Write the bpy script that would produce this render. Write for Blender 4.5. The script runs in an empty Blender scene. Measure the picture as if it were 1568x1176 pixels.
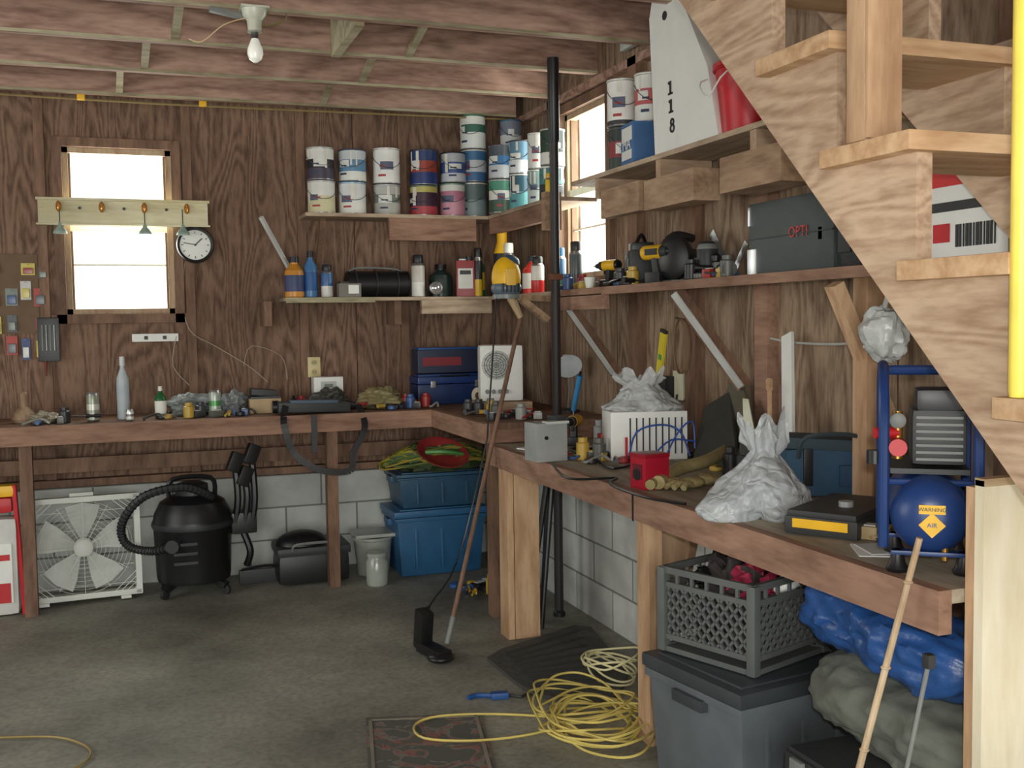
import bpy,bmesh,math,random
from math import sin,cos,pi,radians
from mathutils import Vector,Matrix,noise,Euler
random.seed(7)
S=bpy.context.scene
try:
    S.view_settings.view_transform='Standard'
except Exception: pass
# ---------- surveyed camera (metres; measured in a 1568x1176 copy of the photo) ----------
YAW=radians(19.9);PIT=radians(3.4);RO=.014
C=Vector((0,0,1.45))
F0=Vector((sin(YAW)*cos(PIT),cos(YAW)*cos(PIT),-sin(PIT)));R0=Vector((cos(YAW),-sin(YAW),0));U0=R0.cross(F0)
R=R0*cos(RO)-U0*sin(RO);U=U0*cos(RO)+R0*sin(RO);F=F0
def ray(u,v): return F+R*((u-784)/1620)-U*((v-588)/1620)
def pX(u,v,X): d=ray(u,v); return C+d*(X/d.x)
def pY(u,v,Y): d=ray(u,v); return C+d*(Y/d.y)
def pZ(u,v,Z): d=ray(u,v); return C+d*((Z-C.z)/d.z)
def dep(P): return (Vector(P)-C).dot(F)
def wid(n,P): return n*dep(P)/1620
cam=bpy.data.cameras.new('camera');co=bpy.data.objects.new('camera',cam);S.collection.objects.link(co)
cam.sensor_width=36;cam.lens=1620/1568*36;cam.clip_start=.02
m=Matrix((R,U,-F)).transposed().to_4x4();m.translation=C;co.matrix_world=m;S.camera=co
# ---------- materials ----------
def lin(c):
    return tuple((x/255/12.92 if x/255<=.04045 else ((x/255+.055)/1.055)**2.4) for x in c)+(1,)
MC={}
def mat(c,rough=.55,metal=0,var=.12,sc=9,bump=0,emit=0,trans=0,name=None):
    k=('m',tuple(c),rough,metal,var,sc,bump,emit,trans)
    if k in MC: return MC[k]
    m=bpy.data.materials.new(name or 'paint');m.use_nodes=True;n=m.node_tree.nodes;l=m.node_tree.links
    b=n['Principled BSDF'];b.inputs['Roughness'].default_value=rough;b.inputs['Metallic'].default_value=metal
    tc=n.new('ShaderNodeTexCoord');ns=n.new('ShaderNodeTexNoise');ns.inputs['Scale'].default_value=sc;ns.inputs['Detail'].default_value=4
    l.new(tc.outputs['Object'],ns.inputs['Vector'])
    r=n.new('ShaderNodeValToRGB');L=lin(c)
    r.color_ramp.elements[0].position=.3;r.color_ramp.elements[1].position=.7
    r.color_ramp.elements[0].color=tuple(x*(1-var) for x in L[:3])+(1,);r.color_ramp.elements[1].color=tuple(min(1,x*(1+var)) for x in L[:3])+(1,)
    l.new(ns.outputs['Fac'],r.inputs['Fac']);l.new(r.outputs['Color'],b.inputs['Base Color'])
    if bump:
        bp=n.new('ShaderNodeBump');bp.inputs['Strength'].default_value=bump;bp.inputs['Distance'].default_value=.02
        l.new(ns.outputs['Fac'],bp.inputs['Height']);l.new(bp.outputs['Normal'],b.inputs['Normal'])
    if emit:
        b.inputs['Emission Color'].default_value=L;b.inputs['Emission Strength'].default_value=emit
    if trans: b.inputs['Transmission Weight'].default_value=trans
    MC[k]=m;return m
def desat(c,f):
    g=.3*c[0]+.59*c[1]+.11*c[2];return tuple(x+(g-x)*f for x in c)
def wood(c1,c2,ax='Z',rings=9,sc=1.0,rough=.7,knots=.5,amp=.75):
    f=.06 if sum(c1)>520 else .27
    c1=desat(c1,f);c2=desat(c2,f)
    k=('w',tuple(c1),tuple(c2),ax,rings,sc,rough,knots)
    if k in MC: return MC[k]
    m=bpy.data.materials.new('wood_'+ax);m.use_nodes=True;n=m.node_tree.nodes;l=m.node_tree.links
    b=n['Principled BSDF'];b.inputs['Roughness'].default_value=rough;b.inputs['Specular IOR Level'].default_value=.3
    tc=n.new('ShaderNodeTexCoord');oi=n.new('ShaderNodeObjectInfo')
    ad=n.new('ShaderNodeVectorMath');ad.operation='ADD'
    mu=n.new('ShaderNodeMath');mu.operation='MULTIPLY';mu.inputs[1].default_value=13.7
    l.new(oi.outputs['Random'],mu.inputs[0]);l.new(tc.outputs['Object'],ad.inputs[0]);l.new(mu.outputs[0],ad.inputs[1])
    mp=n.new('ShaderNodeMapping');a=3.8*sc;s=.7*sc
    mp.inputs['Scale'].default_value=(s if ax=='X' else a,s if ax=='Y' else a,s if ax=='Z' else a)
    l.new(ad.outputs[0],mp.inputs['Vector'])
    n1=n.new('ShaderNodeTexNoise');n1.inputs['Scale'].default_value=1;n1.inputs['Detail'].default_value=1.5;n1.inputs['Roughness'].default_value=.4;n1.inputs['Distortion'].default_value=.5
    l.new(mp.outputs[0],n1.inputs['Vector'])
    m1=n.new('ShaderNodeMath');m1.operation='MULTIPLY';m1.inputs[1].default_value=rings;l.new(n1.outputs['Fac'],m1.inputs[0])
    m2=n.new('ShaderNodeMath');m2.operation='PINGPONG';m2.inputs[1].default_value=.5;l.new(m1.outputs[0],m2.inputs[0])
    n2=n.new('ShaderNodeTexNoise');n2.inputs['Scale'].default_value=16;n2.inputs['Detail'].default_value=6;l.new(mp.outputs[0],n2.inputs['Vector'])
    m3=n.new('ShaderNodeMath');m3.operation='MULTIPLY_ADD';m3.inputs[1].default_value=amp;l.new(m2.outputs[0],m3.inputs[0])
    m4=n.new('ShaderNodeMath');m4.operation='MULTIPLY';m4.inputs[1].default_value=.9;l.new(n2.outputs['Fac'],m4.inputs[0]);l.new(m4.outputs[0],m3.inputs[2])
    r=n.new('ShaderNodeValToRGB');r.color_ramp.elements[0].position=.35;r.color_ramp.elements[1].position=.85
    r.color_ramp.elements[0].color=lin(c2);r.color_ramp.elements[1].color=lin(c1);l.new(m3.outputs[0],r.inputs['Fac'])
    vo=n.new('ShaderNodeTexVoronoi');vo.inputs['Scale'].default_value=1.3
    mp2=n.new('ShaderNodeMapping');q=1.6;w=.9
    mp2.inputs['Scale'].default_value=(w if ax=='X' else q,w if ax=='Y' else q,w if ax=='Z' else q)
    l.new(ad.outputs[0],mp2.inputs['Vector']);l.new(mp2.outputs[0],vo.inputs['Vector'])
    kr=n.new('ShaderNodeValToRGB');kr.color_ramp.elements[0].position=.03;kr.color_ramp.elements[1].position=.09
    kr.color_ramp.elements[0].color=(1-knots,)*3+(1,);kr.color_ramp.elements[1].color=(1,1,1,1);l.new(vo.outputs['Distance'],kr.inputs['Fac'])
    n3=n.new('ShaderNodeTexNoise');n3.inputs['Scale'].default_value=1.3;n3.inputs['Detail'].default_value=3;l.new(ad.outputs[0],n3.inputs['Vector'])
    r3=n.new('ShaderNodeValToRGB');r3.color_ramp.elements[0].position=.3;r3.color_ramp.elements[1].position=.7
    r3.color_ramp.elements[0].color=(.72,.7,.69,1);r3.color_ramp.elements[1].color=(1.1,1.1,1.1,1);l.new(n3.outputs['Fac'],r3.inputs['Fac'])
    x1=n.new('ShaderNodeMixRGB');x1.blend_type='MULTIPLY';x1.inputs['Fac'].default_value=1
    x2=n.new('ShaderNodeMixRGB');x2.blend_type='MULTIPLY';x2.inputs['Fac'].default_value=1
    l.new(r.outputs[0],x1.inputs[1]);l.new(kr.outputs[0],x1.inputs[2]);l.new(x1.outputs[0],x2.inputs[1]);l.new(r3.outputs[0],x2.inputs[2])
    l.new(x2.outputs[0],b.inputs['Base Color'])
    bp=n.new('ShaderNodeBump');bp.inputs['Strength'].default_value=.2;bp.inputs['Distance'].default_value=.003
    l.new(m3.outputs[0],bp.inputs['Height']);l.new(bp.outputs[0],b.inputs['Normal'])
    MC[k]=m;return m
def blockmat(ax):
    m=bpy.data.materials.new('concrete_block_'+ax);m.use_nodes=True;n=m.node_tree.nodes;l=m.node_tree.links
    b=n['Principled BSDF'];b.inputs['Roughness'].default_value=.9
    tc=n.new('ShaderNodeTexCoord');se=n.new('ShaderNodeSeparateXYZ');cb=n.new('ShaderNodeCombineXYZ')
    l.new(tc.outputs['Object'],se.inputs[0]);l.new(se.outputs['XY'.index(ax)],cb.inputs[0]);l.new(se.outputs[2],cb.inputs[1])
    br=n.new('ShaderNodeTexBrick');l.new(cb.outputs[0],br.inputs['Vector'])
    br.inputs['Scale'].default_value=1;br.inputs['Brick Width'].default_value=.42;br.inputs['Row Height'].default_value=.19;br.inputs['Mortar Size'].default_value=.006;br.inputs['Mortar Smooth'].default_value=.4
    br.inputs['Color1'].default_value=lin((206,208,204));br.inputs['Color2'].default_value=lin((184,187,182));br.inputs['Mortar'].default_value=lin((128,130,124))
    ns=n.new('ShaderNodeTexNoise');ns.inputs['Scale'].default_value=5;ns.inputs['Detail'].default_value=6;l.new(tc.outputs['Object'],ns.inputs['Vector'])
    r=n.new('ShaderNodeValToRGB');r.color_ramp.elements[0].position=.3;r.color_ramp.elements[0].color=(.66,.66,.64,1);r.color_ramp.elements[1].position=.65;l.new(ns.outputs['Fac'],r.inputs['Fac'])
    x=n.new('ShaderNodeMixRGB');x.blend_type='MULTIPLY';x.inputs['Fac'].default_value=1;l.new(br.outputs['Color'],x.inputs[1]);l.new(r.outputs[0],x.inputs[2]);l.new(x.outputs[0],b.inputs['Base Color'])
    bp=n.new('ShaderNodeBump');bp.invert=True;bp.inputs['Strength'].default_value=.5;bp.inputs['Distance'].default_value=.008;l.new(br.outputs['Fac'],bp.inputs['Height']);l.new(bp.outputs[0],b.inputs['Normal'])
    return m
def floormat():
    m=bpy.data.materials.new('concrete_floor');m.use_nodes=True;n=m.node_tree.nodes;l=m.node_tree.links
    b=n['Principled BSDF'];b.inputs['Roughness'].default_value=.6
    tc=n.new('ShaderNodeTexCoord')
    a=n.new('ShaderNodeTexNoise');a.inputs['Scale'].default_value=1.1;a.inputs['Detail'].default_value=8;a.inputs['Roughness'].default_value=.62
    c=n.new('ShaderNodeTexNoise');c.inputs['Scale'].default_value=45;c.inputs['Detail'].default_value=4
    l.new(tc.outputs['Object'],a.inputs['Vector']);l.new(tc.outputs['Object'],c.inputs['Vector'])
    r=n.new('ShaderNodeValToRGB');e=r.color_ramp.elements;e[0].position=.34;e[0].color=lin((104,103,94));e[1].position=.68;e[1].color=lin((170,169,156));l.new(a.outputs['Fac'],r.inputs['Fac'])
    r2=n.new('ShaderNodeValToRGB');e=r2.color_ramp.elements;e[0].position=.33;e[0].color=(.75,.74,.7,1);e[1].position=.6;e[1].color=(1,1,1,1);l.new(c.outputs['Fac'],r2.inputs['Fac'])
    x=n.new('ShaderNodeMixRGB');x.blend_type='MULTIPLY';x.inputs['Fac'].default_value=1;l.new(r.outputs[0],x.inputs[1]);l.new(r2.outputs[0],x.inputs[2]);l.new(x.outputs[0],b.inputs['Base Color'])
    bp=n.new('ShaderNodeBump');bp.inputs['Strength'].default_value=.2;bp.inputs['Distance'].default_value=.004;l.new(c.outputs['Fac'],bp.inputs['Height']);l.new(bp.outputs[0],b.inputs['Normal'])
    return m
PLY=wood((152,112,86),(100,70,52),'Z',15,1.35,.8,.25,.8)
PLYR=wood((176,144,112),(122,92,68),'Z',10,1.2,.8,.5)
STUD=wood((150,108,80),(112,78,58),'Z',5)
FASX=wood((176,126,98),(136,92,68),'X',6);FASY=wood((178,130,102),(140,97,73),'Y',6)
JOI=wood((196,150,126),(142,100,82),'X',7,1,.75,.6)
CEIL=wood((140,98,82),(96,64,52),'X',12,.8)
PINEY=wood((212,176,136),(182,140,104),'Y',8);PINEZ=wood((214,176,138),(184,144,108),'Z',7);PINEX=wood((204,168,132),(174,134,102),'X',7)
PINED=wood((190,150,112),(150,112,80),'Y',8)
DIAG=wood((208,172,136),(172,132,98),'Y',12,1.4,.75,.35)
SHX=wood((200,172,140),(160,130,100),'X',6);SHY=wood((200,172,140),(160,130,100),'Y',6)
OLIVE=wood((186,176,136),(140,126,88),'X',5)
PALE=wood((238,230,206),(224,212,180),'Z',5,.7,.8,.12)
BLK=mat((24,24,26),.4);DK=mat((44,46,48),.5);GR=mat((120,122,120),.5);LG=mat((190,192,188),.5);WH=mat((232,233,228),.5,var=.04)
SIL=mat((190,192,195),.3,.9);STEEL=mat((120,122,125),.35,.8);YEL=mat((232,180,30),.45);RED=mat((190,28,36),.45);BLU=mat((34,78,140),.45)
RUST=mat((104,64,44),.6,.2,.3)
# ---------- mesh builder ----------
def rotm(r):
    return Euler(r).to_matrix().to_4x4() if r else Matrix.Identity(4)
def cat(pts,sub,closed=False):
    pts=[Vector(p) for p in pts]
    if sub<=1 or len(pts)<3: return pts
    o=[];n=len(pts)
    for i in range(n if closed else n-1):
        g=(lambda j:pts[j%n]) if closed else (lambda j:pts[max(0,min(n-1,j))])
        a,b,c,d=g(i-1),g(i),g(i+1),g(i+2)
        for k in range(sub):
            t=k/sub
            o.append(.5*((2*b)+(c-a)*t+(2*a-5*b+4*c-d)*t*t+(3*b-a-3*c+d)*t**3))
    if not closed:o.append(pts[-1])
    return o
class M:
    def __init__(s,name,loc=(0,0,0),rz=0,rot=None):
        s.name=name;s.loc=Vector(loc);s.rot=rot or (0,0,rz);s.bm=bmesh.new();s.mats=[];s.T=Matrix.Identity(4)
    def mi(s,m):
        if m not in s.mats:s.mats.append(m)
        return s.mats.index(m)
    def add(s,vs,fs,m):
        i=s.mi(m) if not isinstance(m,list) else None
        V=[s.bm.verts.new(s.T@Vector(v)) for v in vs]
        out=[]
        for k,f in enumerate(fs):
            try:
                fc=s.bm.faces.new([V[j] for j in f]);fc.material_index=i if i is not None else s.mi(m[k]);fc.smooth=True;out.append(fc)
            except ValueError: pass
        return V,out
    def box(s,c,d,m,rot=None,bv=0,tap=None):
        x,y,z=d[0]/2,d[1]/2,d[2]/2;t=tap or 1
        L=[(-x*t,-y*t,-z),(x*t,-y*t,-z),(x*t,y*t,-z),(-x*t,y*t,-z),(-x,-y,z),(x,-y,z),(x,y,z),(-x,y,z)]
        Q=Matrix.Translation(c)@rotm(rot)
        V,fc=s.add([Q@Vector(v) for v in L],[(0,3,2,1),(4,5,6,7),(0,1,5,4),(1,2,6,5),(2,3,7,6),(3,0,4,7)],m)
        if bv:
            es=list({e for f in fc for e in f.edges})
            bmesh.ops.bevel(s.bm,geom=es,offset=bv,segments=2,profile=.7,affect='EDGES',clamp_overlap=True,material=-1)
        return s
    def bar(s,a,b,w,h,m,up=(0,0,1)):
        a=Vector(a);b=Vector(b);d=(b-a);L=d.length;d.normalize();u=Vector(up)
        x=d.cross(u)
        if x.length<1e-4:x=d.cross(Vector((1,0,0)))
        x.normalize();u=x.cross(d)
        vs=[a+x*(i*w/2)+u*(j*h/2)+d*k for k in (0,L) for i,j in((-1,-1),(1,-1),(1,1),(-1,1))]
        s.add(vs,[(0,1,2,3),(7,6,5,4),(0,4,5,1),(1,5,6,2),(2,6,7,3),(3,7,4,0)],m);return s
    def lathe(s,prof,m,seg=24,o=(0,0,0),rot=None,capb=True,capt=True):
        Q=Matrix.Translation(o)@rotm(rot);vs=[];fs=[];ms=[]
        for r,z in prof:
            for k in range(seg):
                a=2*pi*k/seg;vs.append(Q@Vector((r*cos(a),r*sin(a),z)))
        for i in range(len(prof)-1):
            mm=m[min(i,len(m)-1)] if isinstance(m,list) else m
            for k in range(seg):
                k2=(k+1)%seg;fs.append((i*seg+k,i*seg+k2,(i+1)*seg+k2,(i+1)*seg+k));ms.append(mm)
        n=len(prof)-1
        if capb: fs.append(tuple(range(seg))[::-1]);ms.append(ms[0])
        if capt: fs.append(tuple(n*seg+k for k in range(seg)));ms.append(ms[-2] if capb else ms[-1])
        s.add(vs,fs,ms);return s
    def cyl(s,a,b,r,m,r2=None,seg=16):
        a=Vector(a);b=Vector(b);d=b-a;q=d.to_track_quat('Z','Y').to_euler()
        return s.lathe([(r,0),(r if r2 is None else r2,d.length)],m,seg,a,q)
    def ring(s,c,rr,r,m,rot=None,seg=28):
        Q=Matrix.Translation(c)@rotm(rot)
        return s.tube([Q@Vector((rr*cos(2*pi*k/seg),rr*sin(2*pi*k/seg),0)) for k in range(seg)],r,m,6,True,1)
    def tube(s,pts,r,m,seg=6,closed=False,sub=4):
        p=cat(pts,sub,closed);n=len(p);vs=[];fs=[]
        u=None
        for i in range(n):
            t=(p[(i+1)%n]-p[i-1]) if (closed or 0<i<n-1) else (p[1]-p[0] if i==0 else p[-1]-p[-2])
            if t.length<1e-7:t=Vector((0,0,1))
            t.normalize()
            if u is None:
                u=t.cross(Vector((0,0,1)))
                if u.length<.1:u=t.cross(Vector((1,0,0)))
            u=(u-t*u.dot(t));u.normalize();w=t.cross(u)
            for k in range(seg):
                a=2*pi*k/seg;vs.append(p[i]+(u*cos(a)+w*sin(a))*r)
        for i in range(n if closed else n-1):
            j=(i+1)%n
            for k in range(seg):
                k2=(k+1)%seg;fs.append((i*seg+k,i*seg+k2,j*seg+k2,j*seg+k))
        if not closed: fs+= [tuple(range(seg))[::-1],tuple((n-1)*seg+k for k in range(seg))]
        s.add(vs,fs,m);return s
    def sph(s,c,d,m,rot=None,seg=20,rings=12,amp=0,fr=6,seed=0,flat=None):
        Q=Matrix.Translation(c)@rotm(rot);vs=[];fs=[]
        for i in range(rings+1):
            a=pi*i/rings
            for k in range(seg):
                b=2*pi*k/seg;v=Vector((sin(a)*cos(b),sin(a)*sin(b),-cos(a)))
                if amp:
                    nn=noise.noise(v*fr+Vector((seed,seed*2.1,0)));n2=abs(noise.noise(v*fr*2.3+Vector((seed,0,3))))
                    v=v*(1+amp*nn*1.3-amp*n2*.9)
                v=Vector((v.x*d[0]/2,v.y*d[1]/2,v.z*d[2]/2))
                v=Q@v
                if flat is not None and v.z<flat: v.z=flat+.0005*(i%2)
                vs.append(v)
        for i in range(rings):
            for k in range(seg):
                k2=(k+1)%seg;fs.append((i*seg+k,i*seg+k2,(i+1)*seg+k2,(i+1)*seg+k))
        s.add(vs,fs,m);return s
    def prism(s,pts,d,m):
        n=len(pts);d=Vector(d);P=[Vector(p) for p in pts]
        s.add(P+[p+d for p in P],[tuple(range(n))[::-1],tuple(range(n,2*n))]+[(i,(i+1)%n,n+(i+1)%n,n+i) for i in range(n)],m);return s
    def done(s,ang=32):
        bmesh.ops.remove_doubles(s.bm,verts=s.bm.verts,dist=1e-6)
        bmesh.ops.recalc_face_normals(s.bm,faces=s.bm.faces)
        me=bpy.data.meshes.new(s.name);s.bm.to_mesh(me);s.bm.free()
        for m in s.mats:me.materials.append(m)
        try: me.set_sharp_from_angle(angle=radians(ang))
        except Exception: pass
        o=bpy.data.objects.new(s.name,me);o.location=s.loc;o.rotation_euler=s.rot;S.collection.objects.link(o);return o
def text(par,t,loc,rot,size,m):
    cu=bpy.data.curves.new('label_text','FONT');cu.body=t;cu.size=size;cu.extrude=.0006;cu.align_x='CENTER';cu.align_y='CENTER'
    o=bpy.data.objects.new('label_text',cu);cu.materials.append(m);S.collection.objects.link(o);o.parent=par;o.location=loc;o.rotation_euler=rot;return o
def wbox(name,a,b,m,bv=0):
    a=Vector(a);b=Vector(b);c=(a+b)/2;o=M(name,c);o.box((0,0,0),(abs(b.x-a.x),abs(b.y-a.y),abs(b.z-a.z)),m,bv=bv);return o.done()
# ---------- constants ----------
XR=2.35;YB=6.35;ZC=2.9;XL=-3.2;YF=-2.2;BX=1.62;BZ=.87;BZ2=.96;BY=5.75;SH1=1.6;SH2=2.08
XI=XR-.052;YI=YB-.032
# ---------- shell ----------
wbox('floor',(XL-.2,YF-.2,-.1),(XR+.2,YB+.2,0),floormat())
wbox('ceiling',(XL-.2,YF-.2,ZC),(XR+.2,YB+.2,ZC+.05),CEIL)
wx0,wx1,wz0,wz1=-.31,.26,1.52,2.44
BBX=blockmat('X');BBY=blockmat('Y')
w=M('wall_back')
def wb(o,a,b,m):
    a=Vector(a);b=Vector(b);o.box((a+b)/2,(abs(b.x-a.x),abs(b.y-a.y),abs(b.z-a.z)),m)
wb(w,(XL,YB,.57),(wx0,YB+.1,ZC),PLY);wb(w,(wx1,YB,.57),(XR+.1,YB+.1,ZC),PLY);wb(w,(wx0,YB,.57),(wx1,YB+.1,wz0),PLY);wb(w,(wx0,YB,wz1),(wx1,YB+.1,ZC),PLY)
wb(w,(XL,YB-.1,0),(XR,YB+.1,.57),BBX);wb(w,(XL,YB-.07,.57),(XR,YB,.61),STUD)
for X in (-.42,.345,.985,1.6,-1.1,-1.8): wb(w,(X-.025,YB-.03,.61),(X+.025,YB,ZC-.2),STUD)
for X in (-2.0,-.9,1.3):
    wb(w,(X,YB-.0015,.62),(X+.005,YB,ZC),mat((66,44,32),.9))
w.done()
ry0,ry1,rz0,rz1=4.97,5.58,1.68,2.6
w=M('wall_right')
wb(w,(XR,YF,.57),(XR+.1,ry0,ZC),PLYR);wb(w,(XR,ry1,.57),(XR+.1,YB,ZC),PLYR);wb(w,(XR,ry0,.57),(XR+.1,ry1,rz0),PLYR);wb(w,(XR,ry0,rz1),(XR+.1,ry1,ZC),PLYR)
wb(w,(2.08,2.0,0),(XR+.1,YB-.1,.57),BBY)
wb(w,(2.26,2.0,.57),(XR,YB,.61),STUD)
for Y in (5.66,4.62,4.07,3.52,2.9,2.3): wb(w,(XR-.05,Y-.045,.61),(XR,Y+.045,ZC-.2),STUD if Y!=3.52 else FASY)
wb(w,(XR-.05,2.0,ZC-.24),(XR,YB,ZC-.2),JOI)
for i in range(5):
    Y=2.1+i*.7
    wb(w,(XR-.0015,Y,.62),(XR,Y+.005,ZC),mat((84,60,44),.9))
w.done()
wbox('wall_left',(XL-.1,YF,0),(XL,YB,ZC),PLYR)
w=M('wall_front');wb(w,(XL,YF-.1,0),(-2.6,YF,ZC),PLYR);wb(w,(1.4,YF-.1,0),(XR,YF,ZC),PLYR);wb(w,(-2.6,YF-.1,2.3),(1.4,YF,ZC),PLYR);w.done()
# joists
for Y in (6.2,5.6,5.0,4.4,3.8,3.2,2.6,2.0,1.4,.8,.2,-.4,-1.0,-1.6):
    o=M('ceiling_joist',(0,Y,2.8));x1=XR-.052 if Y>3.3 else 1.4
    o.box(((XL+x1)/2,0,0),(x1-XL-.02,.04,.199),JOI)
    o.box(((XL+x1)/2,-.021,-.093),(x1-XL-.02,.004,.014),OLIVE);o.done()
o=M('joist_bridging')
for i,Y in enumerate((5.6,5.0,4.4)):
    for X in (-.0+i*.12,1.1+i*.1):
        o.bar((X,Y+.58,2.72),(X+.02,Y+.02,2.88),.035,.02,OLIVE);o.bar((X+.05,Y+.02,2.72),(X+.05,Y+.58,2.88),.035,.02,OLIVE)
o.box((.95,4.7,2.78),(.04,.55,.19),OLIVE);o.done()
o=M('overhead_cable');zc=2.66
o.tube([(-1.5,6.15,zc+.02),(.2,6.15,zc),(2.28,6.15,zc+.02)],.006,mat((140,120,76),.6))
for u in (124,310): o.box((pY(u,153,6.15).x,6.14,zc+.01),(.04,.025,.03),YEL,bv=.005)
o.done()
# windows
def window(name,axis):
    o=M(name);FR=wood((196,168,130),(164,128,94),'Z',4);t=.05;WFR=mat((222,218,200),.5)
    if axis=='Y':
        a0,a1,z0,z1=wx0,wx1,wz0,wz1
        def bx(A0,A1,Z0,Z1,d0,d1,m): wb(o,(A0,YB+d0,Z0),(A1,YB+d1,Z1),m)
    else:
        a0,a1,z0,z1=ry0,ry1,rz0,rz1
        def bx(A0,A1,Z0,Z1,d0,d1,m): wb(o,(XR+d0,A0,Z0),(XR+d1,A1,Z1),m)
    for A0,A1,Z0,Z1 in ((a0-t,a0,z0-t,z1+t),(a1,a1+t,z0-t,z1+t),(a0,a1,z1,z1+t),(a0-.08,a1+.08,z0-t,z0)): bx(A0,A1,Z0,Z1,-.029,-.001,STUD)
    s=.03
    for A0,A1,Z0,Z1 in ((a0,a0+s,z0,z1),(a1-s,a1,z0,z1),(a0,a1,z0,z0+s),(a0,a1,z1-s,z1)): bx(A0,A1,Z0,Z1,.01,.06,FR)
    for A0,A1,Z0,Z1 in ((a0+s,a0+s+.012,z0+s,z1-s),(a1-s-.012,a1-s,z0+s,z1-s)): bx(A0,A1,Z0,Z1,.03,.06,mat((110,84,60),.6))
    zm=(z0+z1)/2+.02
    bx(a0,a1,zm-.02,zm+.02,.02,.06,WFR)
    for f in (.3,): bx(a0+s,a1-s,z0+(z1-z0)*f-.005,z0+(z1-z0)*f+.005,.04,.05,WFR)
    return o.done()
window('window_1','Y');window('window_2','X')
# ---------- benches ----------
o=M('back_workbench')
wb(o,(-2.6,BY+.001,BZ2-.03),(XI,YI,BZ2),STUD);wb(o,(-2.6,BY-.035,BZ2-.095),(BX,BY,BZ2),FASX)
wb(o,(BX,4.79,BZ2-.03),(XI,BY,BZ2),STUD);wb(o,(BX-.035,4.79,BZ2-.095),(BX,BY-.035,BZ2),FASY);wb(o,(BX,4.79,BZ2-.095),(XI,4.82,BZ2-.03),FASX)
wb(o,(BX+.02,4.84,0),(BX+.08,4.92,BZ2-.03),STUD)
for X in (-.5,1.03,-1.9): wb(o,(X-.03,BY,0),(X+.03,BY+.07,BZ2-.03),STUD)
wb(o,(-2.6,BY+.45,.66),(XR-.3,BY+.48,.74),STUD)
o.done()
o=M('side_workbench')
TOPM=wood((182,168,142),(150,134,110),'Y',5)
wb(o,(BX,1.76,BZ-.03),(XI,4.71,BZ),TOPM);wb(o,(BX-.035,1.76,BZ-.095),(BX,4.71,BZ),FASY);wb(o,(BX,4.68,BZ-.095),(XI,4.71,BZ-.03),FASX)
wb(o,(BX-.037,3.19,BZ-.1),(BX-.034,3.2,BZ),BLK)
wb(o,(BX+.0,4.47,0),(BX+.12,4.51,BZ-.03),PINEZ);wb(o,(BX-.034,4.47,0),(BX-.004,4.58,BZ-.096),PINEZ)
wb(o,(BX+.002,3.15,0),(BX+.05,3.24,BZ-.03),PINEZ);wb(o,(BX+.08,3.26,.35),(BX+.2,3.29,BZ-.03),PINEZ)
o.done()
# ---------- shelves ----------
def shelf(nm,z,u0,rend):
    o=M(nm);x0=pY(u0,400,6.05).x
    wb(o,(x0,6.05,z-.02),(XI,YI,z),SHX);wb(o,(2.05,rend,z-.02),(XI,6.05,z),SHY)
    return o,x0
o,x0=shelf('paint_shelf',SH2,470,5.02)
wb(o,(1.45,6.06,SH2-.15),(1.98,6.1,SH2-.02),FASX);wb(o,(2.06,5.06,SH2-.11),(2.1,6.05,SH2-.02),FASY);wb(o,(2.0,5.0,SH2-.17),(2.09,5.05,SH2+.02),PINED)
o.bar((.72,6.07,SH2-.03),(.95,6.29,SH2-.4),.02,.02,LG)
o.bar((x0+.1,6.07,SH2-.04),(x0+.1,6.29,SH2-.3),.03,.03,STUD)
o.done()
o,x0=shelf('tool_shelf',SH1,436,1.85)
wb(o,(x0,6.03,SH1-.03),(1.35,6.05,SH1),OLIVE);wb(o,(1.62,6.0,SH1-.1),(2.05,6.04,SH1-.02),SHX)
wb(o,(2.03,1.85,SH1-.035),(2.05,5.02,SH1),FASY)
wb(o,(2.03,4.4,SH1-.1),(2.07,4.9,SH1-.03),FASY)
for (u,v),(u2,v2) in (((866,462),(944,572)),((1037,436),(1140,592))):
    a=pX(u,v,2.06);a.z=SH1-.05;b=pX(u2,v2,2.28);o.bar(a,b,.05,.045,STUD,up=(1,0,0))
    q=Vector((-.028,-.02,0));o.bar(a+q,b+q,.04,.006,LG,up=(1,0,0))
o.bar((2.06,2.75,SH1-.05),(2.28,2.75,SH1-.5),.04,.05,PINEZ,up=(0,1,0))
for X in (.75,1.5): wb(o,(X-.02,6.1,SH1-.16),(X+.02,YI,SH1-.02),STUD)
o.done()
o=M('upper_storage_shelf')
wb(o,(2.05,1.95,2.10),(XI,4.78,2.12),SHY)
def face(u0,u1,v0,v1,X,d,m):
    a=pX(u0,(v0+v1)/2,X);b=pX(u1,(v0+v1)/2,X);zt=pX(u1,v0,X).z;zb=pX(u1,v1,X).z
    wb(o,(X,b.y,min(zb,2.0)),(X+d,a.y,min(zt,2.118)),m)
face(920,978,276,322,2.0,.05,PINED);face(986,1062,256,306,1.94,.11,PINED);face(1102,1196,216,276,1.9,.15,PINED)
for Y in (4.5,3.9,3.2,2.5): wb(o,(2.06,Y-.02,2.01),(XI,Y+.02,2.1),PINEX)
o.done()
o=M('support_pipe',(1.95,4.75,0));o.lathe([(.03,0),(.03,.02),(.022,.03),(.022,2.3),(.028,2.31),(.028,2.7)],[BLK,BLK,mat((46,42,42),.4),BLK,BLK],14);o.box((0,0,1.66),(.06,.06,.03),RUST,bv=.005);o.done()
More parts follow.
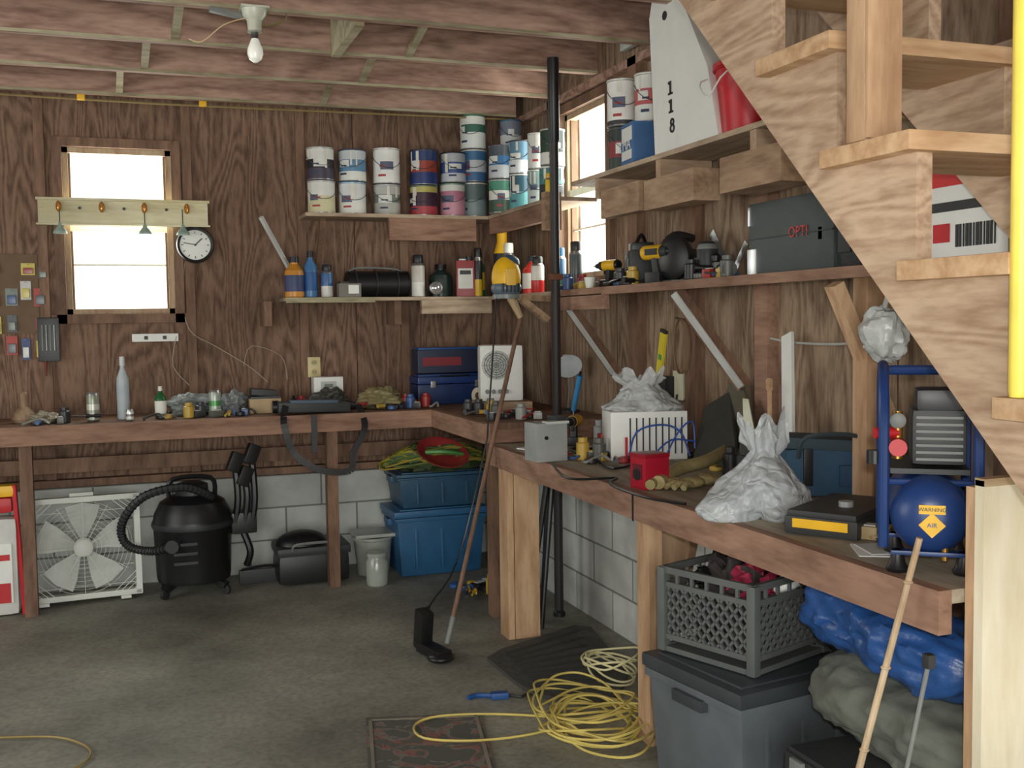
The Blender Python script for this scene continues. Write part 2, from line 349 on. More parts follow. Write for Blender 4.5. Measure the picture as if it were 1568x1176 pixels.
# ---------- cans ----------
def can(x,y,z,r,h,lab,top=(200,200,200),name='paint_can',handle=True):
    o=M(name,(x+random.uniform(-.004,.004),y+random.uniform(-.012,.008),z),random.uniform(-.6,.3));me=mat((170,172,175),.3,.8)
    prof=[(r*.96,0),(r,.004),(r,h*.04)];ms=[me,me];zz=h*.04
    for f,cc in lab:
        zz+=f*h*.9;prof.append((r*.985,zz));ms.append(mat(desat(cc,.15),.45,var=.1))
    prof+=[(r*1.02,h*.95),(r*1.03,h*.97),(r*1.02,h*.985),(r*.93,h*.985),(r*.93,h*.955),(r*.82,h*.955),(r*.8,h*.97)]
    ms+=[me]*9;ms[len(lab)+3:]=[mat(top,.35,.3)]*8
    o.lathe(prof,ms,26)
    cc=lab[len(lab)//2][1];q=mat((225,226,220) if sum(cc)<420 else (90,96,120),.5);q2=mat((170,60,60) if sum(cc)>500 else (50,60,90),.5)
    def patch(a0,wv,zb,zt,q,k):
        n=7;vs=[]
        for i in range(n):
            a=a0+wv*(i/(n-1)-.5);vs+=[((r*k)*cos(a),(r*k)*sin(a),zb),((r*k)*cos(a),(r*k)*sin(a),zt)]
        o.add(vs,[(2*i,2*i+2,2*i+3,2*i+1) for i in range(n-1)],q)
    patch(radians(-120+random.uniform(-20,20)),random.uniform(.5,1.1),h*random.uniform(.36,.45),h*random.uniform(.56,.68),q,1.012);patch(radians(-118),.5,h*.46,h*.5,q2,1.018);patch(radians(-122),.6,h*.2,h*.26,q2,1.012)
    if random.random()<.6:
        for i in range(2): patch(radians(random.uniform(-160,-60)),random.uniform(.1,.3),h*random.uniform(.3,.7),h*.93,mat((225,222,210),.4),1.02)
    if handle: o.tube([(r*1.03*cos(a),r*1.03*sin(a),h*.78-.35*h*max(0,sin(-a))) for a in [-(pi*k/10) for k in range(11)]],.0018,STEEL,5,False,2)
    return o.done()
W=(228,228,220)
base=SH2+.001
def stackY(u0,u1,vt,Y,items):
    P=pY((u0+u1)/2,300,Y);r=wid(u1-u0,P)/2;zt=pY((u0+u1)/2,vt,Y).z;H=zt-base;z=base
    for f,lab,top in items:
        can(P.x,Y,z,r,H*f-.001,lab,top);z+=H*f
stackY(471,513,227,6.18,[(.5,[(.55,(214,206,160)),(.45,W)],(200,200,200)),(.5,[(.35,(70,60,80)),(.3,(40,36,44)),(.35,W)],(190,190,190))])
stackY(519,561,230,6.18,[(.5,[(.4,W),(.6,(222,226,226))],(150,190,220)),(.5,[(.3,W),(.4,(90,140,180)),(.3,(200,210,215))],(60,70,90))])
stackY(573,614,228,6.18,[(.46,[(.4,(180,180,170)),(.3,(120,130,120)),(.3,(190,190,185))],(200,200,200)),(.54,[(1,(240,240,235))],W)])
stackY(628,671,230,6.18,[(.46,[(.3,(190,60,70)),(.5,(70,35,60)),(.2,(200,190,90))],(120,130,120)),(.54,[(.35,(40,60,130)),(.35,(170,60,40)),(.3,(35,60,120))],(60,60,80))])
stackY(674,713,235,6.18,[(.52,[(.5,(220,150,170)),(.3,(200,120,150)),(.2,W)],(130,160,140)),(.48,[(.3,(200,205,215)),(.4,(60,90,160)),(.3,(180,185,190))],(40,40,60))])
stackY(706,745,178,6.2,[(.34,[(.5,(130,150,150)),(.5,(90,110,110))],W),(.32,[(.3,(60,110,160)),(.4,(200,205,210)),(.3,(60,120,170))],W),(.34,[(.5,(225,230,225)),(.25,(50,110,90)),(.25,W)],(60,130,100))])
def stackP(x,y,r,hs):
    z=base
    for h,lab,top in hs: can(x,y,z,r,h-.001,lab,top);z+=h
stackP(2.09,5.93,.066,[(.2,[(.4,(60,90,70)),(.3,W),(.3,(70,150,120))],(180,180,180)),(.2,[(.4,(200,205,210)),(.3,(50,120,180)),(.3,(80,90,100))],(90,90,100))])
stackP(2.22,6.1,.066,[(.2,[(1,(150,160,165))],W),(.2,[(.5,(60,130,170)),(.5,(190,195,200))],W),(.18,[(.5,(210,215,215)),(.5,(120,130,150))],(40,120,160))])
stackP(2.12,5.69,.06,[(.2,[(.5,(80,160,165)),(.5,(40,90,110))],W),(.19,[(.4,(220,225,225)),(.6,(90,140,170))],(60,60,70))])
stackP(2.235,5.83,.058,[(.2,[(1,(200,200,195))],W),(.22,[(.5,W),(.5,(170,180,190))],W)])
stackP(2.155,5.5,.055,[(.2,[(.5,(190,205,200)),(.5,(130,160,160))],W),(.2,[(1,(225,226,220))],W)])
stackP(2.15,5.27,.066,[(.185,[(.5,(40,44,50)),(.5,(60,130,130))],W),(.195,[(.35,W),(.65,(40,70,50))],(190,195,190))])
def spray(name,x,y,z,r,h,c1,c2,cap):
    o=M(name,(x,y,z));o.lathe([(r*.94,0),(r,.004),(r,h*.35),(r,h*.74),(r*.96,h*.76),(r*.78,h*.81),(r*.8,h*.82),(r*.8,h*.97),(r*.7,h)],[SIL,mat(c1,.35),mat(c2,.35),SIL,SIL,mat(cap,.4),mat(cap,.4),mat(cap,.4)],18);return o.done()
def bottle(name,x,y,z,r,h,c1,cap,lab=None,neck=.35,flat=1.0):
    a=mat(c1,.35);b=mat(lab or c1,.5);k=mat(cap,.4);o=M(name,(x,y,z))
    o.lathe([(r*.9,0),(r,.006),(r,h*.15),(r*1.01,h*.16),(r*1.01,h*.55),(r,h*.56),(r*.95,h*.66),(r*neck,h*.82),(r*neck,h*.86),(r*neck*1.3,h*.86),(r*neck*1.2,h)],[a,a,b,b,a,a,a,a,k,k],18)
    q=o.done();q.scale=(1,flat,1);return q
b1=SH1+.001
spray('spray_bottle',2.075,5.13,base,.018,.13,(225,190,40),(225,190,40),(220,180,40))
def bY(u,v,Y=6.17): return pY(u,v,Y)
bottle('motor_oil_bottle',bY(451,440).x,6.17,b1,.056,.235,(205,140,50),(30,30,40),(60,70,110),.4)
bottle('washer_fluid_bottle',bY(476,440).x,6.17,b1,.04,.27,(70,120,170),(20,20,30),(40,90,150),.35)
spray('spray_can',bY(500,440).x,6.15,b1,.034,.19,W,(70,110,160),(40,40,50))
o=M('small_parts_box',(bY(530,440).x,6.09,b1));o.box((0,0,.04),(.13,.08,.08),mat((120,116,108),.6),bv=.006);o.box((.02,-.041,.045),(.06,.003,.05),WH);o.box((-.03,0,.085),(.05,.06,.01),DK);o.done()
o=M('rolled_air_mattress',(bY(572,440).x+.02,6.225,b1));o.cyl((-.17,0,.08),(.2,0,.08),.078,BLK,seg=20)
for x in(-.12,.0,.13): o.ring((x,0,.08),.08,.005,DK,(0,pi/2,0))
o.tube([(-.17,0,.15),(-.1,-.03,.175),(.1,-.03,.17),(.19,0,.15)],.006,GR);o.done()
spray('spray_can',bY(639,430).x,6.15,b1,.04,.25,W,(205,200,190),(30,30,34))
o=M('chrome_ball_lamp',(bY(662,440).x,6.1,b1));o.lathe([(.02,0),(.02,.01),(.012,.02)],DK,12);o.sph((0,0,.052),(.08,.08,.072),mat((225,228,232),.12,.8));o.ring((0,-.02,.052),.036,.004,SIL,(pi/2,0,0));o.done()
bottle('antifreeze_jug',1.8,6.22,b1,.07,.2,(44,60,56),(30,30,30),None,.4)
def tin(name,x,y,z,w,d,h,c1,c2,cap,rz=0):
    o=M(name,(x,y,z),rz);o.box((0,0,h*.45),(w,d,h*.9),mat(c1,.4),bv=.006);o.box((0,-d/2-.001,h*.45),(w*.8,.003,h*.5),mat(c2,.5));o.box((0,-d/2-.003,h*.6),(w*.6,.002,h*.1),DK);o.cyl((w*.2,0,h*.9),(w*.2,0,h),.018,mat(cap,.4));o.box((-w*.15,0,h*.93),(w*.4,.012,h*.05),STEEL,bv=.003);return o.done()
tin('solvent_tin',1.92,6.1,b1,.11,.06,.24,(150,40,44),W,(30,30,30),-.3)
bottle('fuel_additive_bottle',2.03,6.16,b1,.032,.27,(30,110,60),(20,20,20),(220,190,60),.4)
spray('spray_can',1.99,6.07,b1,.026,.29,(220,180,40),(40,40,40),(20,20,20))
spray('spray_can',2.09,5.8,b1,.035,.3,(60,90,150),(200,204,208),W)
o=M('yellow_cleaner_jug',(2.11,5.97,b1));o.lathe([(.045,0),(.05,.01),(.05,.25),(.03,.32),(.03,.38),(.036,.38),(.036,.42)],[YEL,DK,YEL,YEL,YEL,YEL,BLK],18);o.done()
bottle('antifreeze_jug',2.2,5.7,b1,.06,.22,(200,50,44),(30,30,40),W,.4)
spray('spray_can',2.12,5.42,b1,.036,.2,(200,40,40),W,(30,30,30))
spray('spray_can',2.2,5.3,b1,.036,.24,(50,110,90),(40,90,130),(30,90,130))
spray('spray_can',2.22,5.12,b1,.036,.26,(60,60,70),(80,90,90),(30,30,30))
# ---------- clock, hook rail, wall stuff ----------
P=pY(299,375,6.28)
o=M('wall_clock',(P.x,6.30,P.z));o.T=rotm((pi/2,0,0))
o.lathe([(.103,-.0),(.103,.02),(.098,.03),(.086,.026),(.084,.016)],BLK,40,capt=False);o.lathe([(.085,.012),(.085,.016)],WH,40)
for k in range(12):
    a=k*pi/6;o.box((.07*sin(a),.07*cos(a),.0175),(.004,.012,.002),BLK,(0,0,-a))
o.box((.018,.018,.019),(.006,.055,.002),BLK,(0,0,-.8));o.box((-.03,.006,.021),(.004,.07,.002),BLK,(0,0,1.4));o.lathe([(.006,.016),(.006,.024)],BLK,10);o.done()
x0=pY(58,325,6.27).x;x1=pY(318,325,6.27).x;zt=pY(190,306,6.27).z;zb=pY(190,346,6.27).z
o=M('wall_hook_rail');CR=wood((232,226,190),(210,200,154),'X',3,1,.6,.1)
wb(o,(x0,6.27,zb),(x1,6.295,zt),CR);wb(o,(x0-.01,6.255,zt-.01),(x1+.01,6.3,zt+.004),CR);wb(o,(x0-.01,6.255,zb),(x1+.01,6.3,zb+.01),CR)
wb(o,(x0,6.295,zb+.03),(x0+.03,6.319,zt),CR);wb(o,(x1-.03,6.295,zb+.03),(x1,6.319,zt),CR)
for u in (90,156,221,286):
    x=pY(u,325,6.26).x;o.sph((x,6.25,zt-.045),(.03,.035,.06),mat((190,130,60),.3,.6));o.tube([(x,6.24,zt-.05),(x,6.2,zt-.07),(x,6.2,zt-.03)],.006,mat((190,130,60),.3,.6))
for u in (122,190,255): x=pY(u,325,6.26).x;o.cyl((x,6.262,zt-.05),(x,6.27,zt-.05),.008,DK)
for u in (92,222,280):
    x=pY(u,350,6.23).x;o.lathe([(.006,.06),(.012,.04),(.035,.012),(.036,0)],mat((150,170,160),.2),16,(x,6.22,zb-.05),capb=False);o.tube([(x,6.22,zb+.01),(x,6.22,zt-.05)],.003,DK,5)
o.done()
o=M('wall_power_strip');P=pY(238,517,6.32);o.box((P.x,6.34,P.z),(.25,.018,.045),WH,bv=.004)
for k in (-.05,.05): o.box((P.x+k,6.33,P.z),(.02,.004,.02),DK)
o.done()
o=M('clock_cord');CT=mat((170,160,140),.6);o.tube([pY(284,395,6.33),pY(280,450,6.33),pY(290,505,6.32),pY(330,530,6.33),pY(380,560,6.33),pY(410,585,6.32)],.0025,CT,5);o.tube([pY(270,515,6.33),pY(265,560,6.33),pY(290,590,6.3)],.0025,CT,5);o.tube([pY(373,560,6.33),pY(385,530,6.33),pY(430,545,6.33),pY(440,580,6.3)],.002,CT,5);o.done()
P=pY(480,562,6.34)
o=M('wall_outlet',(P.x,6.33,P.z));IV=mat((205,190,140),.4);o.box((0,0,0),(.075,.035,.12),IV,bv=.004)
for z in(-.028,.028): o.lathe([(.017,0),(.016,.004)],mat((180,165,120)),14,(0,-.018,z),(pi/2,0,0));o.box((-.006,-.0225,z),(.003,.002,.01),BLK);o.box((.006,-.0225,z),(.003,.002,.01),BLK)
o.done()
o=M('pegboard_packages')
cols=[(200,200,195),(170,60,50),(60,80,130),(205,190,90),(90,96,100),(215,215,210),(150,60,60),(120,130,120)]
k=0
for v in (412,450,500,535):
    for u in (-40,-8,20,42,64):
        if (k*7)%11==3: k+=1;continue
        P=pY(u+random.uniform(-3,3),v+random.uniform(-6,6),6.33);h=random.uniform(.06,.12);w2=random.uniform(.04,.07)
        o.box((P.x,6.33,P.z),(w2,.004,h),mat(cols[k%8],.5));o.box((P.x,6.32,P.z-h*.15),(w2*.7,.018,h*.5),mat(cols[(k+3)%8],.3),bv=.004);o.tube([(P.x,6.334,P.z+h/2-.008),(P.x,6.3,P.z+h/2-.006)],.002,STEEL,5,sub=1);k+=1
wb(o,(-1.05,6.334,1.42),(-.45,6.344,1.85),mat((112,90,70),.8,bump=.2))
o.done()
o=M('bit_holder_rack');P=pY(75,520,6.32)
o.box((P.x,6.30,P.z),(.11,.025,.24),BLK,bv=.008)
for k in range(4): o.cyl((P.x-.03+k*.02,6.285,P.z-.06),(P.x-.03+k*.02,6.285,P.z+.08),.006,STEEL if k%2 else GR)
o.cyl((P.x-.02,6.3,P.z-.2),(P.x-.02,6.3,P.z-.11),.004,mat((120,50,40)),.009);o.done()
# ---------- bulb ----------
P=pY(388,60,4.4)
o=M('ceiling_light_bulb',(P.x,4.35,2.70));PO=mat((190,192,176),.35)
o.box((0,.0,-.004),(.11,.1,.008),PO,bv=.003);o.lathe([(.05,-.008),(.046,-.03),(.03,-.05),(.026,-.09),(.03,-.095)],PO,20)
o.lathe([(.014,-.09),(.014,-.12),(.018,-.13),(.03,-.16),(.031,-.18),(.024,-.2),(.008,-.212)],[STEEL]+[mat((238,238,228),.25,emit=.2)]*6,22)
o.tube([(.06,.03,-.002),(.03,.02,-.06),(.13,.03,-.02),(.1,.04,.1)],.004,mat((120,110,70)),5);o.tube([(-.03,0,-.04),(-.12,-.02,-.08),(-.2,.02,-.14),(-.25,.03,-.13)],.003,mat((200,170,130)),5)
o.box((-.1,.03,-.02),(.14,.03,.02),GR,(0,.1,.2),bv=.004);o.done()
# ---------- back bench things ----------
z2=BZ2+.001
def bp(u,v): return pZ(u,v,z2)
P=bp(45,640);o=M('wooden_mallet',(P.x,6.0,z2));o.lathe([(.05,0),(.062,.02),(.05,.05),(.02,.08),(.018,.12),(.022,.15),(.01,.16)],wood((180,146,110),(140,102,70),'Z',5),20);o.done()
bottle('caulk_bottle',bp(190,636).x,5.95,z2,.032,.33,(175,185,190),(200,205,205),None,.35)
def drink(name,x,y,c1,c2,h=.12,r=.032): 
    o=M(name,(x,y,z2));o.lathe([(r*.8,0),(r,.008),(r,h*.4),(r,h*.6),(r,h-.012),(r*.82,h),(r*.78,h-.002)],[SIL,mat(c1,.35,.3),mat(c2,.35,.3),mat(c1,.35,.3),SIL,SIL],18);o.cyl((0,0,h-.003),(0,0,h),r*.2,STEEL);return o.done()
drink('beverage_can',bp(145,640).x,5.9,(150,155,140),(210,210,200),.15)
bottle('green_glass_bottle',bp(245,636).x,5.9,z2,.03,.17,(30,96,50),W,W,.3)
drink('beverage_can',bp(327,634).x,5.9,(170,180,170),(90,150,90),.14);drink('beverage_can',bp(199,636).x-.0,5.82,W,(120,120,120),.06,.02)
def bag(name,x,y,z,d,c,seed=0,amp=.35,fr=2.2,rough=.4,rz=0,bump=0):
    o=M(name,(x,y,z),rz);o.sph((0,0,d[2]*.42),d,mat(c,rough,var=.1,sc=14,bump=bump),seg=44,rings=30,amp=amp,fr=fr,seed=seed,flat=0);return o
for i,(u,y,dx,c) in enumerate(((85,5.95,.16,(150,140,120)),(290,6.05,.26,(130,136,136)),(352,6.05,.16,(130,136,136)),(600,5.95,.26,(130,120,84)),(515,6.05,.2,(70,70,66)))):
    o=bag(('crumpled_rag','plastic_wrap_pile','plastic_wrap_pile','work_rag','work_rag')[i],bp(u,630).x,y,z2,(dx,.2,.13 if i else .06),c,i+3,.4,2);o.done(80)
o=M('cardboard_box',(bp(387,620).x,6.05,z2));CB=mat((180,156,122),.8);o.box((0,0,.04),(.17,.2,.08),CB,bv=.003);o.box((0,-.02,.086),(.16,.15,.012),BLK);o.box((0,0,.11),(.14,.12,.035),DK,(0,.1,0),bv=.004);o.done()
P=bp(443,600);o=M('thermostat_box',(P.x,6.18,z2));o.box((0,0,.11),(.17,.1,.14),WH,bv=.004);o.box((0,0,.02),(.2,.12,.04),CB);o.box((0,-.052,.13),(.09,.003,.05),mat((190,195,190)));o.box((0,-.054,.13),(.05,.002,.02),mat((120,130,120)));o.done()
x0=bp(398,618).x;x1=bp(500,618).x
o=M('black_leaf_blower_strap')
o.box(((x0+x1)/2,5.83,z2+.035),(x1-x0+.02,.12,.055),DK,(0,.03,.04),bv=.01);o.box(((x0+x1)/2,5.8,z2+.066),(.26,.06,.015),mat((70,90,110)),(0,.03,.04),bv=.004)
o.cyl((x0,5.84,z2+.04),(x0-.03,5.84,z2+.04),.035,BLK);o.cyl((x1,5.84,z2+.035),(x1+.05,5.84,z2+.03),.03,BLK,.02)
pts=[(x0+.03,5.76,z2+.05),(x0+.01,5.70,.92),(x0+.06,5.695,.76),(x0+.2,5.69,.66),(x0+.36,5.69,.65),(x1+.0,5.69,.74),(x1+.07,5.695,.88),(x1+.05,5.76,z2+.04)]
cp=cat(pts,6)
for i in range(len(cp)-1): o.bar(cp[i],cp[i+1],.006,.034,BLK,up=Vector((0,-1,0)).cross((cp[i+1]-cp[i])))
o.bar((x0+.17,5.70,z2),(x0+.17,5.695,.76),.03,.006,BLK,up=(0,1,0));o.done()
P=bp(622,590);o=M('paper_towel_roll',(P.x,6.0,z2));o.T=rotm((0,0,.5));o.lathe([(.022,0),(.05,0),(.05,.22),(.022,.22)],mat((225,215,190),.8),22,(-.11,0,.05),(0,pi/2,0),capb=False,capt=False);o.lathe([(.022,0),(.02,.0),(.02,.22),(.022,.22)],mat((170,140,100)),22,(-.11,0,.05),(0,pi/2,0),capb=False,capt=False);o.done()
def clutter(name,x,y,z,w,d,n,cols,seed,sc=1):
    random.seed(seed);o=M(name,(x,y,z))
    for i in range(n):
        cx=random.uniform(-w/2,w/2);cy=random.uniform(-d/2,d/2);a=random.uniform(0,pi);L=random.uniform(.06,.16)*sc;c=mat(random.choice(cols),.4)
        dx,dy=cos(a)*L/2,sin(a)*L/2;zz=.012+random.uniform(0,.02)
        t=i%5
        if t==0: o.cyl((cx-dx,cy-dy,zz),(cx,cy,zz),.011,c,seg=10);o.cyl((cx,cy,zz),(cx+dx,cy+dy,zz),.004,STEEL,seg=8)
        elif t==1: o.box((cx,cy,.018),(L*.5,.045,.035),c,(0,0,a),bv=.006);o.box((cx,cy,.037),(L*.3,.03,.004),LG,(0,0,a))
        elif t==2: o.tube([(cx-dx,cy-dy,.01),(cx+.02,cy,.03),(cx+dx,cy-.03,.012),(cx+dx,cy+dy,.01)],.006,c)
        elif t==3: o.lathe([(.02,0),(.026,.005),(.026,.02),(.012,.026)],c,14,(cx,cy,0))
        else: o.lathe([(.024,0),(.028,.004),(.028,.05*sc+.01),(.02,.055*sc+.01),(.02,.07*sc+.01)],c,14,(cx,cy,0))
    random.seed(seed+99);return o.done()
CL=[(30,30,32),(60,90,140),(160,50,46),(190,156,64),(150,150,145),(90,90,85),(60,60,64),(44,44,46)]
clutter('hand_tool_pile',.35,5.88,z2,.5,.1,14,CL,1);clutter('hand_tool_pile',1.45,5.95,z2,.4,.25,26,CL,2);clutter('hand_tool_pile',1.8,5.15,z2,.25,.5,30,CL,3);clutter('hand_tool_pile',-.35,5.85,z2,.3,.1,6,CL,4);clutter('hand_tool_pile',.85,6.15,z2,.3,.15,14,CL,41)
def toolbox(name,x,y,z,w,d,h,c,lid,rz=0):
    o=M(name,(x,y,z),rz);a=mat(c,.35);b=mat(lid,.35)
    o.box((0,0,h*.3),(w,d,h*.6),a,bv=.008);o.box((0,0,h*.72),(w*1.01,d*1.03,h*.22),b,bv=.012);o.box((0,0,h*.86),(w*.95,d*.7,h*.08),b,bv=.006)
    for k in(-.3,.3): o.box((w*k,-d/2-.006,h*.6),(.03,.012,h*.2),SIL,bv=.003)
    o.tube([(-w*.18,-d*.36,h*.84),(-w*.16,-d*.5,h*.84),(w*.16,-d*.5,h*.84),(w*.18,-d*.36,h*.84)],.006,BLK)
    return o.done()
toolbox('toolbox',1.83,6.15,z2,.46,.2,.2,(24,48,96),(28,56,112))
o=M('drill_bit_case',(1.81,6.16,z2+.185));o.box((0,0,.07),(.4,.15,.14),mat((36,44,70),.5),bv=.01);o.box((-.05,-.077,.07),(.24,.004,.05),mat((130,40,50)));o.box((0,0,.145),(.38,.12,.015),BLU,bv=.004);o.done()
hx,hy=1.94,5.55
o=M('space_heater',(hx,hy,z2+.05),-.25)
o.box((0,0,.155),(.24,.18,.31),WH,bv=.025);o.lathe([(.08,0),(.08,.008),(.074,.01)],LG,28,(-.03,-.09,.2),(pi/2,0,0));
for k in range(5): o.ring((-.03,-.102,.2),.014+.013*k,.0025,GR,(pi/2,0,0))
for k in range(6):
    a=k*pi/6;o.bar((-.03-.075*cos(a),-.102,.2-.075*sin(a)),(-.03+.075*cos(a),-.102,.2+.075*sin(a)),.003,.003,GR)
for k in range(4): o.cyl((-.08+k*.035,-.09,.055),(-.08+k*.035,-.108,.055),.012,GR)
for k in range(8): o.box((.121,0,.08+k*.025),(.003,.12,.01),GR)
o.done()
o=M('wooden_scrap_stand',(hx,hy,z2));o.box((0,0,.024),(.32,.24,.048),PINEX,(0,0,-.2),bv=.003);o.done()
o=M('clamp_lamp',(2.2,5.2,z2));LA=mat((200,208,210),.35)
o.lathe([(.02,.06),(.025,.02),(.07,-.02),(.072,-.03)],LA,22,(0,0,.26),(-1.0,.3,0),capb=False);o.tube([(0,.03,.28),(.03,.05,.15),(0,0,.02)],.006,GR);o.lathe([(.06,0),(.06,.012),(.02,.02)],DK,18)
o.done()
# ---------- under back bench ----------
P=pZ(130,928,0);o=M('box_fan',(P.x,5.98,0),rot=(radians(-6),0,radians(4)));FW=mat((215,218,210),.45,var=.05);s=.27
for a,b in (((-s,0,.02),(-s,0,.55)),((s,0,.02),(s,0,.55))): o.bar(a,b,.03,.11,FW,up=(0,1,0))
for z in (.03,.54): o.box((0,0,z),(.57,.11,.03),FW,bv=.006)
zc=.285;y=-.052
for k in range(2,12,1): o.ring((0,y,zc),.022*k,.0012,FW,(pi/2,0,0),32)
for k in range(12):
    a=k*pi/6;o.bar((.03*cos(a),y-.002,zc+.03*sin(a)),(.25*cos(a),y-.002,zc+.25*sin(a)),.0025,.0025,FW)
for cx in (-1,1):
    for cz in(-1,1):
        for k in range(4): o.bar((cx*.26,y,zc+cz*(.14+k*.03)),(cx*(.14+k*.03),y,zc+cz*.25),.003,.003,FW)
o.lathe([(.045,0),(.045,.01),(.03,.016)],FW,20,(0,-.05,zc),(pi/2,0,0));o.lathe([(.05,0),(.05,.04)],FW,20,(0,.02,zc),(pi/2,0,0))
BLD=mat((212,216,210),.4)
for k in range(5):
    a=k*2*pi/5+.3;v=[]
    for rr,wa in ((.045,.3),(.1,.4),(.17,.42),(.235,.38)):
        for tt,yy in ((-1,.02),(0,.004),(1,-.02)): v.append((rr*cos(a+tt*wa),yy,zc+rr*sin(a+tt*wa)))
    o.add(v,[(3*i+j,3*i+j+1,3*i+j+4,3*i+j+3) for i in range(3) for j in range(2)],BLD)
o.box((0,.0,.565),(.12,.03,.02),FW,bv=.004)
for k in range(5): o.bar((-.26,.052,.07+k*.1),(.26,.052,.07+k*.1),.003,.003,FW)
for sx in(-.2,.2): o.box((sx,0,.008),(.05,.14,.016),FW)
o.done()
P=pZ(303,922,0);o=M('shop_vacuum',(P.x,5.97,0));
o.lathe([(.15,.07),(.19,.075),(.195,.1),(.205,.36),(.21,.37),(.21,.4),(.205,.41),(.2,.44),(.17,.5),(.12,.53),(.05,.545)],BLK,32)
o.lathe([(.213,.365),(.216,.38),(.213,.395)],DK,32,capb=False,capt=False);o.lathe([(.09,0),(.085,.06),(.05,.075)],DK,20,(0,0,.53))
o.tube([(-.12,0,.52),(-.1,0,.62),(.1,0,.62),(.12,0,.52)],.014,BLK)
o.cyl((-.1,-.17,.3),(-.12,-.24,.3),.035,DK)
for a in (.8,2.3,3.9,5.5): 
    o.bar((.15*cos(a),.15*sin(a),.08),(.22*cos(a),.2*sin(a),.05),.05,.03,BLK);o.lathe([(.012,-.012),(.026,-.01),(.026,.01),(.012,.012)],DK,14,(.22*cos(a),.19*sin(a),.026),(pi/2,0,a))
hose=cat([(.1,-.12,.53),(-.05,-.17,.6),(-.25,-.15,.56),(-.36,-.1,.42),(-.34,-.08,.3),(-.22,-.1,.26),(-.1,-.2,.3)],8)
o.tube(hose,.021,DK,8,sub=1)
for i in range(0,len(hose)-1,1): 
    t=(hose[i+1]-hose[i]).to_track_quat('Z','Y').to_euler();o.lathe([(.024,0),(.024,.006)],BLK,8,hose[i],t)
for k,(x,h) in enumerate(((.22,.74),(.27,.66),(.31,.78))): 
    o.tube([(x,-.02,.35),(x+.02,-.03,.5),(x+.01,-.02,h-.05)],.02,BLK,8);o.box((x+.01,-.03,h-.04),(.07,.05,.11),BLK,(0,.4,.2),bv=.012)
o.box((.27,0,.36),(.14,.08,.12),BLK,bv=.02);o.tube([(.27,0,.3),(.3,-.02,.2),(.28,0,.12)],.02,BLK,8)
for k in range(3): o.box((-.05,-.205+.0,.2+k*.05),(.12,.01,.015),DK)
o.done()
P=pZ(490,905,0);o=M('hard_hat_case',(P.x,5.98,0));o.box((0,0,.09),(.4,.28,.17),BLK,bv=.05);o.box((0,0,.19),(.41,.29,.05),DK,bv=.02);o.sph((-.05,0,.21),(.3,.24,.16),BLK,flat=.2);o.tube([(-.12,-.14,.2),(-.1,-.17,.24),(.1,-.17,.24),(.12,-.14,.2)],.008,GR);o.done()
wb_=M('dark_rubber_strip',(.68,6.02,0));wb_.box((0,0,.04),(.28,.03,.08),DK,bv=.008);wb_.tube([(-.13,-.02,.085),(0,-.02,.1),(.13,-.02,.085)],.008,BLK);wb_.done()
P=pZ(576,893,0);o=M('glass_jar',(P.x,5.72,0));GL=mat((190,196,186),.15,trans=.35);o.lathe([(.055,0),(.06,.01),(.062,.13),(.05,.15),(.05,.16),(.056,.16),(.056,.18)],GL,20)
o.done()
P=pZ(565,870,0);o=M('plastic_food_tray',(P.x+.0,6.0,0));o.lathe([(.09,0),(.11,.2),(.12,.205),(.12,.22),(.1,.22)],mat((160,164,156),.35),24);o.box((0,0,.235),(.24,.22,.02),mat((170,174,168),.3),bv=.006);o.done()
def tote(name,x,y,z,w,d,h,c,lc,rz=0,ribs=3):
    a=mat(c,.4);b=mat(lc,.4);o=M(name,(x,y,z),rz)
    o.box((0,0,h*.45),(w*.94,d*.94,h*.9),a,bv=.018,tap=.9);o.box((0,0,h*.86),(w*.97,d*.97,h*.06),a,bv=.005);o.box((0,0,h*.95),(w,d,h*.1),b,bv=.012);o.box((0,0,h-.001),(w*.86,d*.84,.014),b,bv=.006)
    for k in range(ribs):
        t=(k-(ribs-1)/2)*w*.27;o.box((t,-d*.455,h*.42),(.014,.02,h*.6),a,(radians(-3),0,0),bv=.004)
    for sgn in(-1,1): o.box((sgn*w*.485,0,h*.8),(.03,d*.3,.035),b,bv=.006)
    return o.done()
tote('storage_tote',1.66,5.98,0,.56,.38,.38,(36,88,128),(42,94,136));tote('storage_tote',1.67,5.98,.389,.54,.36,.2,(38,74,100),(46,84,110))
random.seed(5);o=M('tangled_rope_pile',(1.66,5.85,.6))
def tangle(o,n,w,d,h,r,ms,z0=0):
    for i in range(n):
        pts=[];a=random.uniform(0,6.3);ra=random.uniform(.35,.5)
        for k in range(9):
            a+=random.uniform(.5,1.1);q=ra*random.uniform(.6,1.05);x=w*q*cos(a);y=d*q*sin(a);hh=max(.0,1-(x/w*2)**2*.8-(y/d*2)**2*.4)
            pts.append((x,y,z0+r+h*hh*random.uniform(.5,1)))
        o.tube(pts,r,ms[i%len(ms)],5)
tangle(o,60,.74,.3,.17,.005,[mat((150,146,50),.6),mat((84,110,54),.6),mat((160,140,60),.6),mat((66,90,52),.6)])
o.sph((0,0,.04),(.5,.25,.14),mat((60,72,38),.8),amp=.4,fr=3,flat=0);o.done()
o=M('red_plastic_sled',(1.64,5.72,.68),rot=(.5,.1,0));o.lathe([(.02,.0),(.1,.01),(.14,.04),(.15,.045),(.15,.05),(.13,.045),(.1,.02),(.02,.012)],mat((150,50,50),.4),24);o.tube([(-.1,0,.04),(0,-.03,.07),(.12,0,.04)],.012,mat((90,150,80),.5));o.done()
P=pZ(15,945,0)
